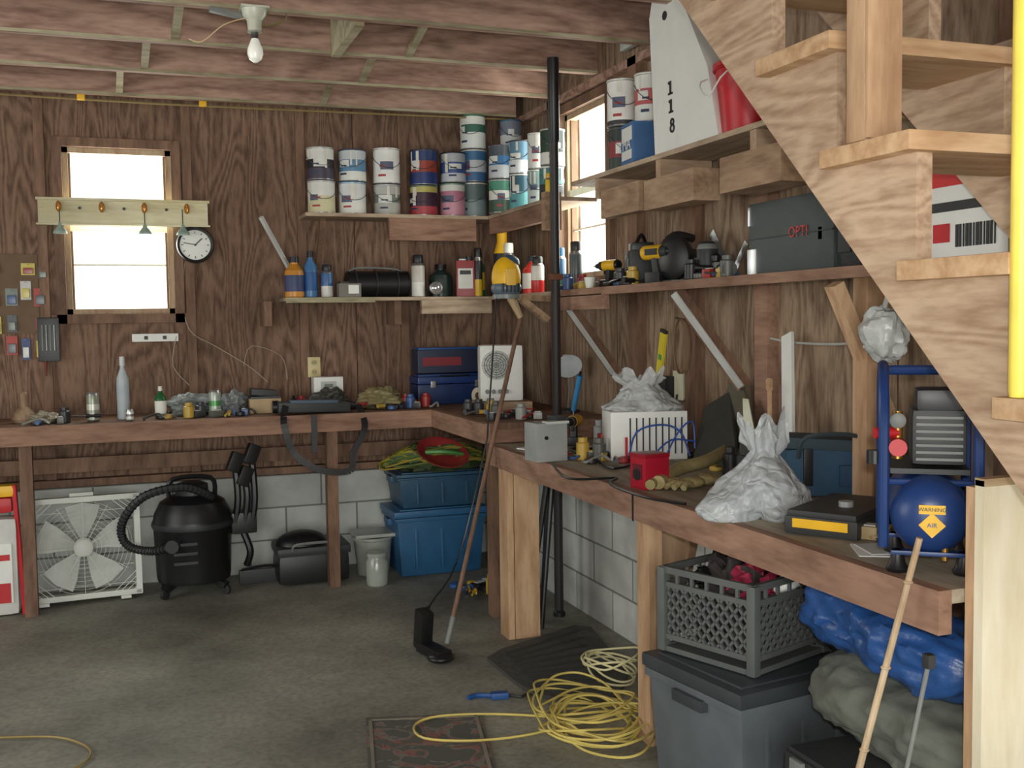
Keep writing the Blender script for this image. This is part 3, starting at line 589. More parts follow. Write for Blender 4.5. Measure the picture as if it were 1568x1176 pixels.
o=M('bag_of_ice_melt',(P.x-.08,5.88,0));o.box((0,0,.25),(.26,.14,.5),mat((205,205,200),.5),bv=.05);o.box((0,-.073,.22),(.2,.004,.3),WH);o.box((0,-.075,.12),(.18,.004,.1),RED);o.box((.0,-.076,.3),(.18,.003,.03),RED);o.box((0,0,.56),(.22,.12,.08),RED,bv=.03);o.box((.02,0,.63),(.22,.1,.06),YEL,bv=.02);o.bar((.15,-.05,.0),(.12,-.04,.66),.02,.02,RED);o.done()
# ---------- right shelf 1.6 ----------
def drill(name,x,y,z,rz,c,s=1):
    o=M(name,(x,y,z),rz);a=mat(c,.4);o.T=Matrix.Scale(s,4)
    o.box((0,0,.0225),(.085,.07,.045),BLK,bv=.006);o.box((-.005,0,.07),(.035,.034,.08),DK,(0,-.15,0),bv=.01)
    o.cyl((-.075,0,.125),(.03,0,.125),.03,a,seg=18);o.cyl((-.09,0,.125),(-.075,0,.125),.022,BLK,.03,seg=18);o.cyl((.03,0,.125),(.065,0,.125),.028,DK,.026,seg=18);o.cyl((.065,0,.125),(.105,0,.125),.021,BLK,.012,seg=18);o.cyl((.105,0,.125),(.13,0,.125),.003,STEEL,seg=8)
    o.box((.025,0,.09),(.014,.02,.03),BLK,bv=.004);o.box((-.01,-.031,.125),(.07,.004,.025),BLK);return o.done()
z1=b1
Y=lambda u,X=2.18:pX(u,430,X).y
drill('cordless_drill',2.15,Y(932,2.15),z1,radians(105),(230,180,30),.85)
o=M('battery_charger',(2.2,Y(982,2.2),z1),-.3);o.box((0,0,.08),(.13,.14,.16),DK,bv=.012);o.box((0,0,.175),(.1,.11,.04),BLK,bv=.01);o.box((-.067,0,.1),(.004,.08,.05),GR);o.tube([(-.03,-.05,.19),(0,-.02,.23),(.03,.04,.19)],.008,BLK);o.done()
drill('cordless_drill',2.11,Y(1008,2.11),z1,radians(-75),(225,175,40),1.05)
o=M('circular_saw',(2.18,Y(1045,2.18),z1),-1.3);o.box((0,0,.006),(.26,.12,.008),STEEL);o.lathe([(.085,-.0),(.09,.01),(.09,.035),(.07,.045)],BLK,28,(0,-.02,.1),(pi/2,0,0));o.cyl((0,.0,.1),(0,.1,.1),.04,DK);o.tube([(-.09,.02,.08),(-.14,.02,.14),(-.07,.02,.2),(.04,.02,.18)],.017,BLK,8);o.lathe([(.08,0),(.08,.003)],STEEL,28,(0,-.03,.07+.016),(pi/2,0,0));o.done()
o=M('power_router',(2.15,Y(1083,2.15),z1));o.lathe([(.05,0),(.05,.012),(.03,.014),(.03,.04),(.04,.05),(.042,.12),(.035,.14),(.025,.15)],[STEEL,STEEL,STEEL,DK,DK,GR,DK],22)
for k in(-1,1): o.lathe([(.01,0),(.018,.01),(.02,.03),(.01,.04)],BLK,14,(0,k*.065,.06));o.bar((0,k*.03,.07),(0,k*.065,.07),.012,.012,STEEL)
o.done()
o=M('angle_grinder',(2.12,Y(1110,2.12),z1),1.2);o.cyl((-.1,0,.03),(.06,0,.03),.028,BLK);o.box((.09,0,.035),(.06,.06,.06),GR,bv=.01);o.lathe([(.05,0),(.05,.004)],RED,22,(.1,0,.001));o.cyl((.09,.03,.04),(.09,.1,.045),.012,BLK);o.done()
o=M('framing_square',(2.26,Y(1118,2.26),z1));o.bar((0,-.02,.004),(.0,.14,.2),.003,.04,SIL,up=(0,0,1));o.bar((0,-.02,.02),(0,-.12,.14),.003,.03,SIL);o.done()
clutter('shelf_hand_tools',2.12,Y(890,2.12),z1,.1,.25,12,CL,8);clutter('shelf_hand_tools',2.08,Y(965,2.08),z1,.03,.3,10,CL,9);clutter('shelf_hand_tools',2.08,Y(1085,2.08),z1,.03,.3,10,CL,10);clutter('shelf_hand_tools',2.26,Y(1060,2.26),z1,.05,.4,12,[(30,30,32),(50,50,50),(90,90,90)],11,1.5)
o=M('foam_cup',(2.07,Y(903,2.07),z1));o.lathe([(.018,0),(.028,.05),(.03,.052)],WH,16);o.done()
ya=pX(1133,410,2.08).y;yb=pX(1262,410,2.08).y;zt=pX(1190,303,2.1).z
o=M('drill_hard_case',(2.19,(ya+yb)/2,z1));GC=mat((62,70,70),.5);H=zt-z1
o.box((0,0,H/2),(.15,ya-yb,H),GC,bv=.012);o.box((-.002,0,H*.5),(.156,(ya-yb)*1.0,.004),DK)
for k in (-.28,.28): o.box((0,(ya-yb)/2+.003,H*.5+k*H),(.05,.014,.05),SIL,bv=.004);
o.box((-.075,(ya-yb)/2-.03,H*.17),(.012,.06,.1),SIL,bv=.004);o.box((-.075,(ya-yb)/2-.012,H*.82),(.012,.02,.07),SIL,bv=.004)
q=o.done();text(q,'OPTI',(-.079,-.06,H*.52),(pi/2,0,-pi/2),.05,RED)
o=M('socket_set_case',(2.2,pX(1290,400,2.18).y-.02,z1));o.box((0,0,.11),(.14,.26,.22),mat((44,46,46),.6,bump=.3,sc=60),bv=.02);o.box((-.075,.05,.12),(.02,.03,.05),RED,bv=.005);o.box((-.073,-.02,.11),(.006,.14,.12),DK,bv=.003);o.tube([(0,-.06,.22),(0,-.05,.245),(0,.05,.245),(0,.06,.22)],.008,BLK);o.done()
# ---------- upper right shelf ----------
z3=2.121
P=pX(952,200,2.15);can(2.15,P.y,z3,.068,.2,[(.3,(60,70,64)),(.4,(150,50,56)),(.3,(50,60,58))],(60,70,60));can(2.15,P.y,z3+.2,.068,.215,[(.1,(60,60,60)),(.9,(236,234,228))],W)
P=pX(986,200,2.18);can(2.2,P.y,z3+.19,.065,.22,[(.35,W),(.35,(205,90,90)),(.3,W)],W)
o=M('primer_box',(2.17,P.y-.02,z3),-.1);o.box((0,0,.094),(.16,.15,.188),mat((70,110,160),.5),bv=.003);o.box((-.081,0,.14),(.003,.12,.06),WH);o.box((-.082,0,.05),(.002,.12,.04),WH);q=o.done();text(q,'MA',(-.083,0,.095),(pi/2,0,-pi/2),.07,WH)
xs=2.06
pp=[pX(1003,242,xs),pX(1100,212,xs),pX(1083,100,xs),pX(1052,20,xs),pX(1040,-22,xs),pX(1000,-10,xs),pX(994,30,xs),pX(998,120,xs)]
for p in pp: p.z=max(p.z,z3)
o=M('white_plastic_jug');o.prism(pp,(.13,0,0),WH)
hp=pX(1018,24,xs);o.lathe([(.018,0),(.018,.003)],DK,20,(xs-.003,hp.y,hp.z),(0,pi/2,0))
NK=mat((36,36,40),.5)
for u,v in ((1027,134),(1028,162)):
    p=pX(u,v,xs);o.box((xs-.002,p.y,p.z),(.003,.013,.05),NK);o.box((xs-.002,p.y+.01,p.z+.017),(.003,.016,.009),NK,(.6,0,0));o.box((xs-.002,p.y,p.z-.024),(.003,.034,.008),NK)
p=pX(1030,192,xs)
for dz,rr in ((.014,.011),(-.011,.014)): o.ring((xs-.002,p.y,p.z+dz),rr,.0045,NK,(0,pi/2,0),20)
o.done()
P=pX(1122,160,2.1)
o=M('red_bucket',(2.16,P.y,z3));RB=mat((190,20,36),.4)
o.lathe([(.085,0),(.09,.004),(.115,.24),(.122,.24),(.124,.255),(.116,.255),(.11,.24),(.08,.01)],RB,30,capt=False);o.ring((0,0,.235),.12,.005,RB)
o.tube([(.0,.118,.24),(-.14,.09,.2),(-.16,0,.13),(-.14,-.09,.2),(0,-.118,.24)],.003,WH,5);o.done()
o=M('red_appliance_box',(2.19,pX(1485,345,2.1).y,z1));o.box((0,0,.14),(.2,.28,.28),WH,bv=.004);o.box((-.102,0,.235),(.004,.275,.08),mat((200,50,50)));o.box((-.102,0,.14),(.004,.26,.025),DK)
for k in range(12): o.box((-.103,-.1+k*.012,.06),(.003,.003+.003*(k%3),.06),DK)
o.box((-.103,.09,.07),(.003,.06,.05),RED);o.done()
# ---------- stairs ----------
o=M('wooden_staircase')
def yr(k):return 1.74+.255*k
def zk(k):return 1.52+.258*k
def lo(y):return 1.147+.98*(y-1.48)
kmax=4;k0=-5
poly=[(yr(k0)-.255,0)]
for k in range(k0,kmax+1):
    poly.append((yr(k-1),zk(k)));poly.append((yr(k),zk(k)))
yt=yr(kmax);poly.append((yt,ZC-.002));poly.append((yt+.22,ZC-.002));poly.append((yt+.22,lo(yt+.22)));yz=1.48-1.147/.98
poly.append((yz,0))
poly=[(y,max(z,0)) for y,z in poly]
for X in (1.5,1.975): o.prism([(X,y,z) for y,z in poly],(.04,0,0),DIAG)
TR=wood((214,178,138),(186,144,104),'X',7)
for k in range(k0,kmax+1):
    if zk(k)<0.1: continue
    o.box((1.745,yr(k)-.135,zk(k)+.02),(.57,.29,.04),TR,bv=.004)
o.done()
o=M('stair_post');o.box((1.52,1.9,(1.82+ZC)/2),(.09,.06,ZC-1.824),PINEZ,bv=.004);o.box((1.52,1.865,2.1),(.088,.012,.55),PINEZ,bv=.003);o.done()
o=M('yellow_pole',(1.48,1.452,zk(-1)+.041));o.lathe([(.016,0),(.018,.01),(.018,1.5),(.014,1.52)],mat((236,212,90),.4),14);o.done()
o=M('plywood_panel');wb(o,(1.645,1.70,0),(2.3,1.725,1.108),PALE);wb(o,(1.65,1.726,0),(1.69,1.755,1.09),PINEZ);wb(o,(1.645,1.699,1.096),(2.3,1.726,1.112),wood((200,170,124),(176,140,96),'X',4));o.done()
# ---------- right wall stuff ----------
P=pX(1334,650,2.2);o=M('wooden_post');o.box((2.2,P.y,BZ+.361),(.09,.07,.72),PINEZ,bv=.003);o.done()
o=M('spirit_level');a=pX(1017,505,2.28);b=pX(1008,588,2.28);o.bar(a,b,.012,.05,mat((225,205,50),.4),up=(0,1,0));o.bar(a.lerp(b,.45),a.lerp(b,.55),.014,.03,mat((90,160,90),.2),up=(0,1,0));o.bar(a,a.lerp(b,.06),.014,.052,DK,up=(0,1,0));o.bar(b,b.lerp(a,.06),.014,.052,DK,up=(0,1,0));o.done()
o=M('hanging_wire_coil');P=pX(1040,530,2.27)
for k in range(4): o.tube([(2.27+.004*k,P.y+(.05+.004*k)*cos(t*pi/8),P.z+(.12)*sin(t*pi/8)) for t in range(16)],.003,mat((130,104,76),.7),5,True,2)
o.cyl((2.3,P.y,P.z+.115),(2.25,P.y,P.z+.125),.004,STEEL);o.done()
o=M('wall_junction_box');P=pX(1040,590,2.3);o.box((2.325,P.y,P.z),(.045,.08,.12),mat((170,170,150)),bv=.005);o.box((2.296,P.y,P.z),(.008,.09,.13),mat((200,196,170)),bv=.003);o.box((2.27,P.y+.07,P.z-.02),(.05,.08,.12),BLK,bv=.008);o.tube([(2.29,P.y,P.z-.04),(2.26,P.y,P.z-.15),(2.2,P.y-.05,BZ+.01)],.005,BLK);o.done()
o=M('white_trim_board');a=Vector((2.16,pX(1208,670,2.16).y,BZ+.002));b=pX(1206,512,2.27);o.bar(a,b,.065,.012,WH,up=(1,0,0));o.box(a+Vector((0,0,.01)),(.012,.066,.02),LG);o.done()
o=M('wooden_paint_stick');a=Vector((2.1,pX(1180,665,2.1).y,BZ+.002));o.bar(a,pX(1178,585,2.2),.022,.006,PINEZ,up=(1,0,0));o.cyl(pX(1178,595,2.18),pX(1178,583,2.2),.013,PINEZ);o.done()
o=M('dark_canvas_sheet')
pp=[Vector((2.14,pX(1060,650,2.14).y,BZ+.003)),Vector((2.14,pX(1130,650,2.14).y,BZ+.003)),pX(1116,600,2.27),pX(1080,622,2.24)]
o.prism(pp,(.012,0,0),mat((58,56,50),.9,bump=.4));o.prism([pp[0]+Vector((.06,.1,0)),pp[1]+Vector((.06,-.1,0)),pX(1135,585,2.28),pX(1118,585,2.28)],(.01,0,0),mat((96,90,74),.8));o.done()
o=M('handsaw');b=pX(1140,690,2.15);a=pX(1137,610,2.24);o.prism([a,a+Vector((0,-.04,0)),Vector((2.17,b.y-.07,BZ+.06)),Vector((2.17,b.y+.03,BZ+.06))],(.003,0,0),mat((190,190,170),.4,.5));o.box((2.17,b.y-.02,BZ+.035),(.025,.11,.066),STUD,bv=.01);o.done()
o=M('wall_cable');o.tube([pX(1180,518,2.28),pX(1220,525,2.28),pX(1305,525,2.28),pX(1330,500,2.25)],.004,LG,5);o.done()
P=pX(1345,500,2.1);o=M('hanging_plastic_bag',(2.12,P.y,P.z));o.sph((0,0,-.02),(.13,.17,.17),mat((196,200,198),.3,var=.05,bump=.5,sc=14),seg=40,rings=28,amp=.22,fr=1.8,seed=4);o.tube([(0,0,.05),(.02,0,.12),(.0,0,.17)],.008,LG);o.done()
# ---------- side bench objects ----------
z0=BZ+.001
def pb(u,v): return pZ(u,v,z0)
P=pb(832,706);o=M('battery_pack_box',(P.x+.02,P.y+.02,z0),.1);GB=mat((150,152,150),.5);o.box((0,0,.08),(.14,.12,.16),GB,bv=.006);o.box((.02,-.05,.162),(.1,.05,.01),LG);o.cyl((-.03,-.062,.1),(-.03,-.067,.1),.008,BLK);o.box((.05,0,.17),(.05,.08,.03),DK,bv=.005);o.done()
P=pb(990,705);CTX,CTY=P.x+.04,P.y+.1
o=M('striped_white_carton',(CTX,CTY,z0),-.25)
o.box((0,0,.1),(.32,.2,.2),WH,bv=.004)
for k in range(9): o.box((-.08+k*.027,-.101,.1),(.006,.004,.15),DK)
o.done()
o=M('coping_saw_tangle',(CTX+.02,CTY-.15,z0),-.3);CBm=mat((50,84,160),.4)
for pts in ([(-.15,0,.01),(-.12,-.01,.12),(-.02,-.01,.15),(.06,-.01,.12),(.1,-.01,.02)],[(0,-.01,.02),(.05,-.02,.12),(.11,-.01,.16),(.12,-.01,.05)],[(-.05,-.02,.03),(.02,-.03,.09),(.12,-.02,.08)]): o.tube(pts,.004,CBm,6)
o.box((-.1,-.01,.012),(.1,.03,.02),RED,bv=.005);o.tube([(-.16,0,.01),(-.16,0,.1)],.006,RED);o.tube([(.1,0,.012),(.16,.04,.03),(.2,-.02,.012)],.008,BLK,6);o.done()
def filmat(c):
    k=('film',tuple(c))
    if k in MC:return MC[k]
    m=mat(c,.32,var=.04,sc=3).copy();n=m.node_tree.nodes;l=m.node_tree.links;b=n['Principled BSDF']
    tc=n.new('ShaderNodeTexCoord');v=n.new('ShaderNodeTexVoronoi');v.feature='DISTANCE_TO_EDGE';v.inputs['Scale'].default_value=22
    ns=n.new('ShaderNodeTexNoise');ns.inputs['Scale'].default_value=9;l.new(tc.outputs['Object'],ns.inputs['Vector']);mx=n.new('ShaderNodeMixRGB');mx.inputs[0].default_value=.12;l.new(tc.outputs['Object'],mx.inputs[1]);l.new(ns.outputs['Color'],mx.inputs[2]);l.new(mx.outputs[0],v.inputs['Vector'])
    bp=n.new('ShaderNodeBump');bp.inputs['Strength'].default_value=.8;bp.inputs['Distance'].default_value=.02;l.new(v.outputs['Distance'],bp.inputs['Height']);l.new(bp.outputs[0],b.inputs['Normal'])
    tr=n.new('ShaderNodeBsdfTranslucent');tr.inputs[0].default_value=lin(c);ms=n.new('ShaderNodeMixShader');ms.inputs[0].default_value=.3;o_=n['Material Output'];l.new(b.outputs[0],ms.inputs[1]);l.new(tr.outputs[0],ms.inputs[2])
    tp_=n.new('ShaderNodeBsdfTransparent');m2=n.new('ShaderNodeMixShader');m2.inputs[0].default_value=.12;l.new(ms.outputs[0],m2.inputs[1]);l.new(tp_.outputs[0],m2.inputs[2]);l.new(m2.outputs[0],o_.inputs[0])
    MC[k]=m;return m
def plasticbag(name,x,y,z,w,d,h,c,seed,rz=0,lean=.1,nk=.28):
    o=M(name,(x,y,z),rz);m_=filmat(c);vs=[];fs=[];sg=80;rg=48
    for i in range(rg+1):
        t=i/rg
        if t<.12: rr=.86+.14*sin(t/.12*pi/2)
        elif t<.7: rr=1.0-(1-nk)*((t-.12)/.58)**1.3
        else: rr=nk+.2*((t-.7)/.3)
        fold=min(1,t*1.6)
        for k in range(sg):
            a=2*pi*k/sg
            pl=abs(sin(a*3.5+seed+1.5*noise.noise(Vector((cos(a),sin(a),seed)))))*.14*fold
            n_=noise.noise(Vector((cos(a)*1.1+seed,sin(a)*1.1,t*1.6)))*.45+noise.noise(Vector((cos(a)*3,sin(a)*3+seed,t*5)))*.16+abs(noise.noise(Vector((cos(a)*5,sin(a)*5+seed,t*8))))*-.14
            q=max(.03,rr*(1+n_-pl))
            zz=t*h*(1+.12*noise.noise(Vector((cos(a)*1.5,sin(a)*1.5+seed,3)))+(.5*noise.noise(Vector((cos(a)*2,sin(a)*2,seed)))*(t-.6)*2 if t>.6 else 0))
            vs.append((q*cos(a)*w/2+lean*t*w,q*sin(a)*d/2,max(0,zz)))
    for i in range(rg):
        for k in range(sg):
            k2=(k+1)%sg;fs.append((i*sg+k,i*sg+k2,(i+1)*sg+k2,(i+1)*sg+k))
    fs.append(tuple(range(sg))[::-1])
    # two loop handles
    for sg_ in (-1,1): 
        pass
    o.add(vs,fs,m_);return o.done(80)
plasticbag('plastic_grocery_bag',CTX-.02,CTY,z0+.2,.34,.22,.15,(215,218,218),2,-.25,.02,.4)
P=pb(985,750);o=M('red_tin_box',(P.x+.04,P.y+.03,z0),.15);o.box((0,0,.055),(.1,.09,.11),mat((160,24,44),.3),bv=.004);o.box((0,0,.115),(.104,.094,.014),mat((140,20,36),.3),bv=.003);o.box((-.052,0,.06),(.003,.05,.05),mat((90,10,24)));o.lathe([(.02,0),(.02,.003)],BLK,14,(-.052,0,.05),(0,-pi/2,0));o.done()
GLV=mat((156,142,98),.85,bump=.3,sc=40)
def glove(name,x,y,z,rz,s=1):
    o=M(name,(x,y,z),rz);o.T=Matrix.Scale(s,4)
    o.sph((0,0,.02),(.12,.1,.045),GLV,flat=.001);o.sph((-.09,0,.022),(.12,.09,.045),GLV,amp=.2,fr=3,flat=.001)
    for k,(a,L) in enumerate(((-.25,.07),(-.08,.085),(.08,.08),(.25,.065))):
        o.tube([(.04,-.036+k*.024,.018),(.04+L*.5,-.036+k*.024+a*L*.4,.026),(.04+L,-.036+k*.024+a*L,.014)],.0125,GLV,8)
    o.tube([(-.01,-.04,.018),(.02,-.075,.02),(.05,-.085,.014)],.013,GLV,8);return o.done(60)
P=pb(1055,748);glove('work_glove',P.x+.02,P.y+.02,z0,radians(200),.9)
o=M('canvas_strap_roll');pts=[pb(1012,752),pb(1045,735),pb(1085,728),pb(1120,712),pb(1150,690)]
pts=[p+Vector((.0,.02,.026+.012*i)) for i,p in enumerate(pts)];o.tube(pts,.024,GLV,10);pts=[p+Vector((-.035,-.01,-.004)) for p in pts[:4]];o.tube(pts,.018,mat((140,128,84),.85),10);o.done(60)
P=pb(1152,800);plasticbag('plastic_grocery_bag',P.x+.1,P.y+.1,z0,.4,.3,.26,(208,213,216),7,.5,.04,.24)
P=pb(1255,765);o=M('blue_tool_bag',(P.x+.08,P.y+.1,z0),-.35);BB=mat((40,74,100),.7);o.box((0,0,.08),(.28,.18,.16),BB,bv=.03);o.box((0,0,.17),(.29,.19,.04),mat((50,66,76),.7),(0,.06,0),bv=.015);o.tube([(-.1,-.09,.13),(-.08,-.12,.2),(.08,-.12,.2),(.1,-.09,.13)],.008,mat((50,60,66),.7));o.box((-.07,-.094,.1),(.03,.012,.12),BLK,bv=.003);o.box((.08,-.094,.07),(.1,.015,.07),mat((30,60,90),.7),bv=.006);o.done()
o=M('folded_tarp',(2.12,P.y+.33,z0));o.box((0,0,.05),(.22,.22,.1),mat((60,66,66),.8),bv=.03);o.box((0,0,.12),(.2,.2,.05),mat((76,80,74),.8),(0,0,.1),bv=.02);o.done()
P=pb(1290,815);o=M('socket_case',(P.x+.05,P.y+.06,z0),radians(-58))
o.box((0,0,.025),(.2,.34,.05),mat((44,46,46),.5),bv=.01);o.box((0,0,.055),(.19,.33,.02),DK,bv=.008);o.box((-.101,0,.032),(.006,.24,.018),YEL);o.box((0,-.171,.032),(.15,.006,.024),YEL)
for k in(-.08,.08): o.box((-.104,k,.035),(.01,.04,.03),BLK,bv=.003)
o.done()
P=pb(1325,845);o=M('paper_sheet',(P.x+.03,P.y,z0),-.5);o.box((0,0,.001),(.1,.14,.002),WH);o.box((.01,.01,.003),(.08,.12,.002),LG,(0,0,.2));o.done()
o=M('black_power_cord');random.seed(12);Pc=pb(905,705)
for k in range(4):
    o.tube([(Pc.x+.08+.1*cos(a+k)+random.uniform(-.02,.02),Pc.y+.1+.13*sin(a+k)+random.uniform(-.03,.03),z0+.008+.006*k) for a in [j*.8 for j in range(9)]],.006,BLK,6)
o.tube([pb(x,y)+Vector((0,0,.007)) for x,y in ((845,712),(870,735),(930,735),(945,735),(935,745),(990,765),(1050,775))],.005,BLK,6)
o.tube([pb(x,y)+Vector((0,0,.006)) for x,y in ((860,690),(905,700),(940,720),(1010,700),(1080,690),(1090,650))],.005,BLK,6);o.done()
clutter('hand_tool_pile',1.85,3.95,z0,.25,.4,24,CL,21,1.2);clutter('hand_tool_pile',2.15,3.3,z0,.15,.5,20,CL,22,1.3);clutter('hand_tool_pile',2.1,4.3,z0,.2,.4,26,[(30,30,32),(60,60,62),(150,150,150),(60,80,120)],24,1.6);clutter('bench_hardware_pile',1.8,2.3,z0,.12,.14,5,[(170,150,110),(150,150,150)],23)
o=M('white_envelope',(1.75,4.45,z0));o.box((0,0,.004),(.2,.12,.006),WH,(0,0,.4));o.box((0,0,.008),(.1,.05,.002),LG,(0,0,.4));o.done()
drill('cordless_drill',1.93,4.5,z0,radians(230),(215,165,50),.9)
o=M('screwdriver');a=pX(888,575,2.0);b=pX(878,628,2.0);o.cyl(b,a,.012,mat((50,120,170)),.014);o.cyl(a,a+(a-b).normalized()*.02,.006,BLK);o.cyl(b,Vector((b.x,b.y,z0)),.004,STEEL,seg=8);o.done()
# ---------- air compressor ----------
o=M('air_compressor',(1.78,2.02,z0),radians(-38));BC=mat((30,58,112),.35)
o.lathe([(.02,-.2),(.05,-.195),(.075,-.175),(.086,-.15),(.086,.15),(.075,.175),(.05,.195),(.02,.2)],BC,28,(0,0,.13),(pi/2,0,0))
for sy in(-.1,.1):
    for sx_ in(-.07,.07): o.lathe([(.022,0),(.026,.008),(.018,.02),(.012,.05)],BLK,14,(sx_,sy-.06,0))
    o.box((0,sy-.06,.045),(.17,.03,.01),BC,bv=.003)
for sx_ in (-.1,.1):
    o.tube([(sx_,-.13,.05),(sx_,-.14,.2),(sx_,-.13,.36),(sx_,-.05,.45),(sx_,.08,.45),(sx_,.15,.36),(sx_,.15,.05)],.0125,BC,10)
o.tube([(-.1,.1,.445),(.1,.1,.445)],.0125,BC,10,sub=1);o.tube([(-.1,-.13,.2),(.1,-.13,.2)],.008,BC,8,sub=1)
o.box((0,.02,.222),(.17,.26,.012),DK)
o.box((.02,-.03,.3),(.12,.15,.13),DK,bv=.02);o.cyl((.02,.05,.3),(.02,.14,.3),.05,BLK,seg=20);o.box((.02,-.04,.385),(.1,.13,.05),mat((50,50,52),.4,.4),bv=.015)
for k in range(7): o.box((.02,-.106,.25+k*.016),(.1,.006,.006),GR)
o.cyl((-.07,-.1,.28),(-.07,-.15,.28),.02,RED);o.cyl((-.07,-.1,.25),(-.07,-.1,.36),.012,mat((170,130,60),.3,.8));o.lathe([(.018,0),(.018,.014),(.014,.016)],[BLK,GR],18,(-.07,-.115,.34),(pi/2,0,0));o.cyl((-.07,-.1,.31),(-.12,-.12,.31),.013,RED);o.cyl((-.12,-.12,.24),(-.12,-.12,.27),.018,BLK)
o.box((0,-.199,.115),(.04,.006,.04),YEL,(0,pi/4,0));o.box((0,-.199,.15),(.055,.006,.02),YEL);o.cyl((.03,-.16,.03),(.03,-.16,.06),.008,mat((170,130,60),.3,.8))
q=o.done();text(q,'WARNING',(0,-.203,.15),(pi/2,0,0),.012,BLK);text(q,'AIR',(0,-.203,.115),(pi/2,0,0),.014,BLU)
# ---------- under side bench ----------
tote('lidded_tote',1.75,2.72,0,.5,.46,.42,(92,98,102),(58,62,66),radians(9))
o=M('milk_crate',(1.745,2.77,.4305),radians(20));CRM=mat((88,91,90),.5);w2=.34;h2=.26
for z in (0.008,h2*.18,h2*.8,h2-.008):
    for a,b in (((-1,-1),(1,-1)),((1,-1),(1,1)),((1,1),(-1,1)),((-1,1),(-1,-1))): o.bar((a[0]*w2/2,a[1]*w2/2,z),(b[0]*w2/2,b[1]*w2/2,z),.014,.016 if z not in(h2-.008,) else .02,CRM)
for a in((-1,-1),(1,-1),(1,1),(-1,1)): o.box((a[0]*w2/2,a[1]*w2/2,h2/2),(.03,.03,h2),CRM,bv=.006)
for side in range(4):
    Q=rotm((0,0,side*pi/2));n=10;st=w2/n;rows=4;zz0=h2*.18;zs=h2*.62/rows
    for k in range(n):
        for r_ in range(rows):
            for s_ in (0,1):
                za=zz0+r_*zs;zb_=za+zs
                if s_: za,zb_=zb_,za
                o.bar(Q@Vector((-w2/2+k*st,-w2/2,za)),Q@Vector((-w2/2+k*st+st,-w2/2,zb_)),.008,.008,CRM)
    for k in range(1,6): 
        x=-w2/2+k*w2/6;o.bar(Q@Vector((x,-w2/2,h2*.8)),Q@Vector((x,-w2/2,h2)),.01,.008,CRM)
o.box((0,0,.006),(w2,w2,.01),CRM);o.done()
o=bag('red_rag_pile',1.745,2.77,.445,(.26,.26,.3),(56,48,48),9,.5,3,.8);o.sph((.0,-.07,.2),(.17,.12,.13),mat((160,40,70),.7),amp=.5,fr=4,seed=3,seg=30,rings=20);o.sph((-.07,.07,.2),(.12,.12,.07),BLK,amp=.5,fr=4,seed=6,seg=30,rings=20);o.lathe([(.022,0),(.03,.07),(.033,.072)],WH,16,(.04,-.11,.19),(.3,.9,0));o.done()
o=M('black_tool_case',(1.69,2.03,0));o.box((0,0,.175),(.27,.5,.33),mat((42,44,46),.5),bv=.025);o.box((0,0,.34),(.25,.48,.02),DK,bv=.008);o.box((-.139,.12,.2),(.006,.1,.12),BLK,bv=.002);o.box((-.14,-.03,.25),(.005,.18,.045),WH)
for k in(-.16,.18): o.box((-.14,k,.3),(.014,.05,.07),GR,bv=.004)
for k in (-.2,.2): o.lathe([(.03,0),(.03,.02)],BLK,12,(0,k,0))
o.done()
o=M('wooden_support_crate',(1.99,2.1,0));
for z in (.03,.17,.31): o.box((0,0,z),(.26,.5,.06),STUD)
for x in(-.11,.11):
    for y in (-.23,.23): o.box((x,y,.17),(.03,.03,.34),STUD)
o.done()
def sag(name,a,b,rad,c,seed,rough,zmin,amp=.16,fl=1.0):
    a=Vector(a);b=Vector(b);o=M(name);n=90;sg=56;vs=[];fs=[];d=(b-a).normalized();sd=d.cross(Vector((0,0,1))).normalized();up=sd.cross(d)
    for i in range(n+1):
        t=i/n;cc=a.lerp(b,t);rr=rad*(math.sqrt(max(.02,1-abs(2*t-1)**5)))
        for k in range(sg):
            an=2*pi*k/sg;x=cos(an);y=sin(an)
            nn=noise.noise(Vector((x*1.2+seed,y*1.2,t*4)))*amp*1.6-abs(noise.noise(Vector((x*3+t*3,y*3+seed,t*5))))*amp*1.6+noise.noise(Vector((x*7,y*7+seed,t*10+x*3)))*amp*.35
            v=cc+(sd*x+up*y*fl)*rr*(1+nn)
            v.z=max(v.z,zmin);vs.append(v)
    for i in range(n):
        for k in range(sg):
            k2=(k+1)%sg;fs.append((i*sg+k,i*sg+k2,(i+1)*sg+k2,(i+1)*sg+k))
    fs.append(tuple(range(sg))[::-1]);fs.append(tuple(n*sg+k for k in range(sg)))
    o.add(vs,fs,mat(c,rough,var=.1,bump=.25,sc=22));return o.done(80)
sag('canvas_tent_bag',(1.84,2.44,.45),(1.8,1.78,.45),.17,(100,103,94),3,.8,.352,.12,.7)
sag('blue_tarp_roll',(1.84,2.5,.655),(1.75,1.8,.655),.125,(40,80,140),8,.35,.545,.2,.85)
o=M('bamboo_stick');BM=wood((206,176,136),(170,134,94),'Z',5)
o.cyl((1.45,2.0,0.003),(1.56,1.79,.98),.009,BM,.007,seg=10)
for k in range(5): p=Vector((1.45,2.0,0)).lerp(Vector((1.56,1.79,.98)),(k+.5)/5);o.sph(p,(.022,.022,.01),BM)
o.done()
o=M('metal_stake');o.cyl((1.5,1.88,0.003),(1.57,1.77,.72),.005,GR,seg=8);o.box((1.57,1.77,.72),(.02,.02,.03),DK,bv=.003);o.done()
o=M('lumber_offcut');o.bar((1.85,3.55,0.003),(1.87,3.3,.78),.12,.03,PINEZ,up=(1,0,0));o.bar((1.98,3.5,0.003),(2.0,3.25,.74),.09,.03,DK,up=(1,0,0));o.done()
o=M('folded_camera_tripod')
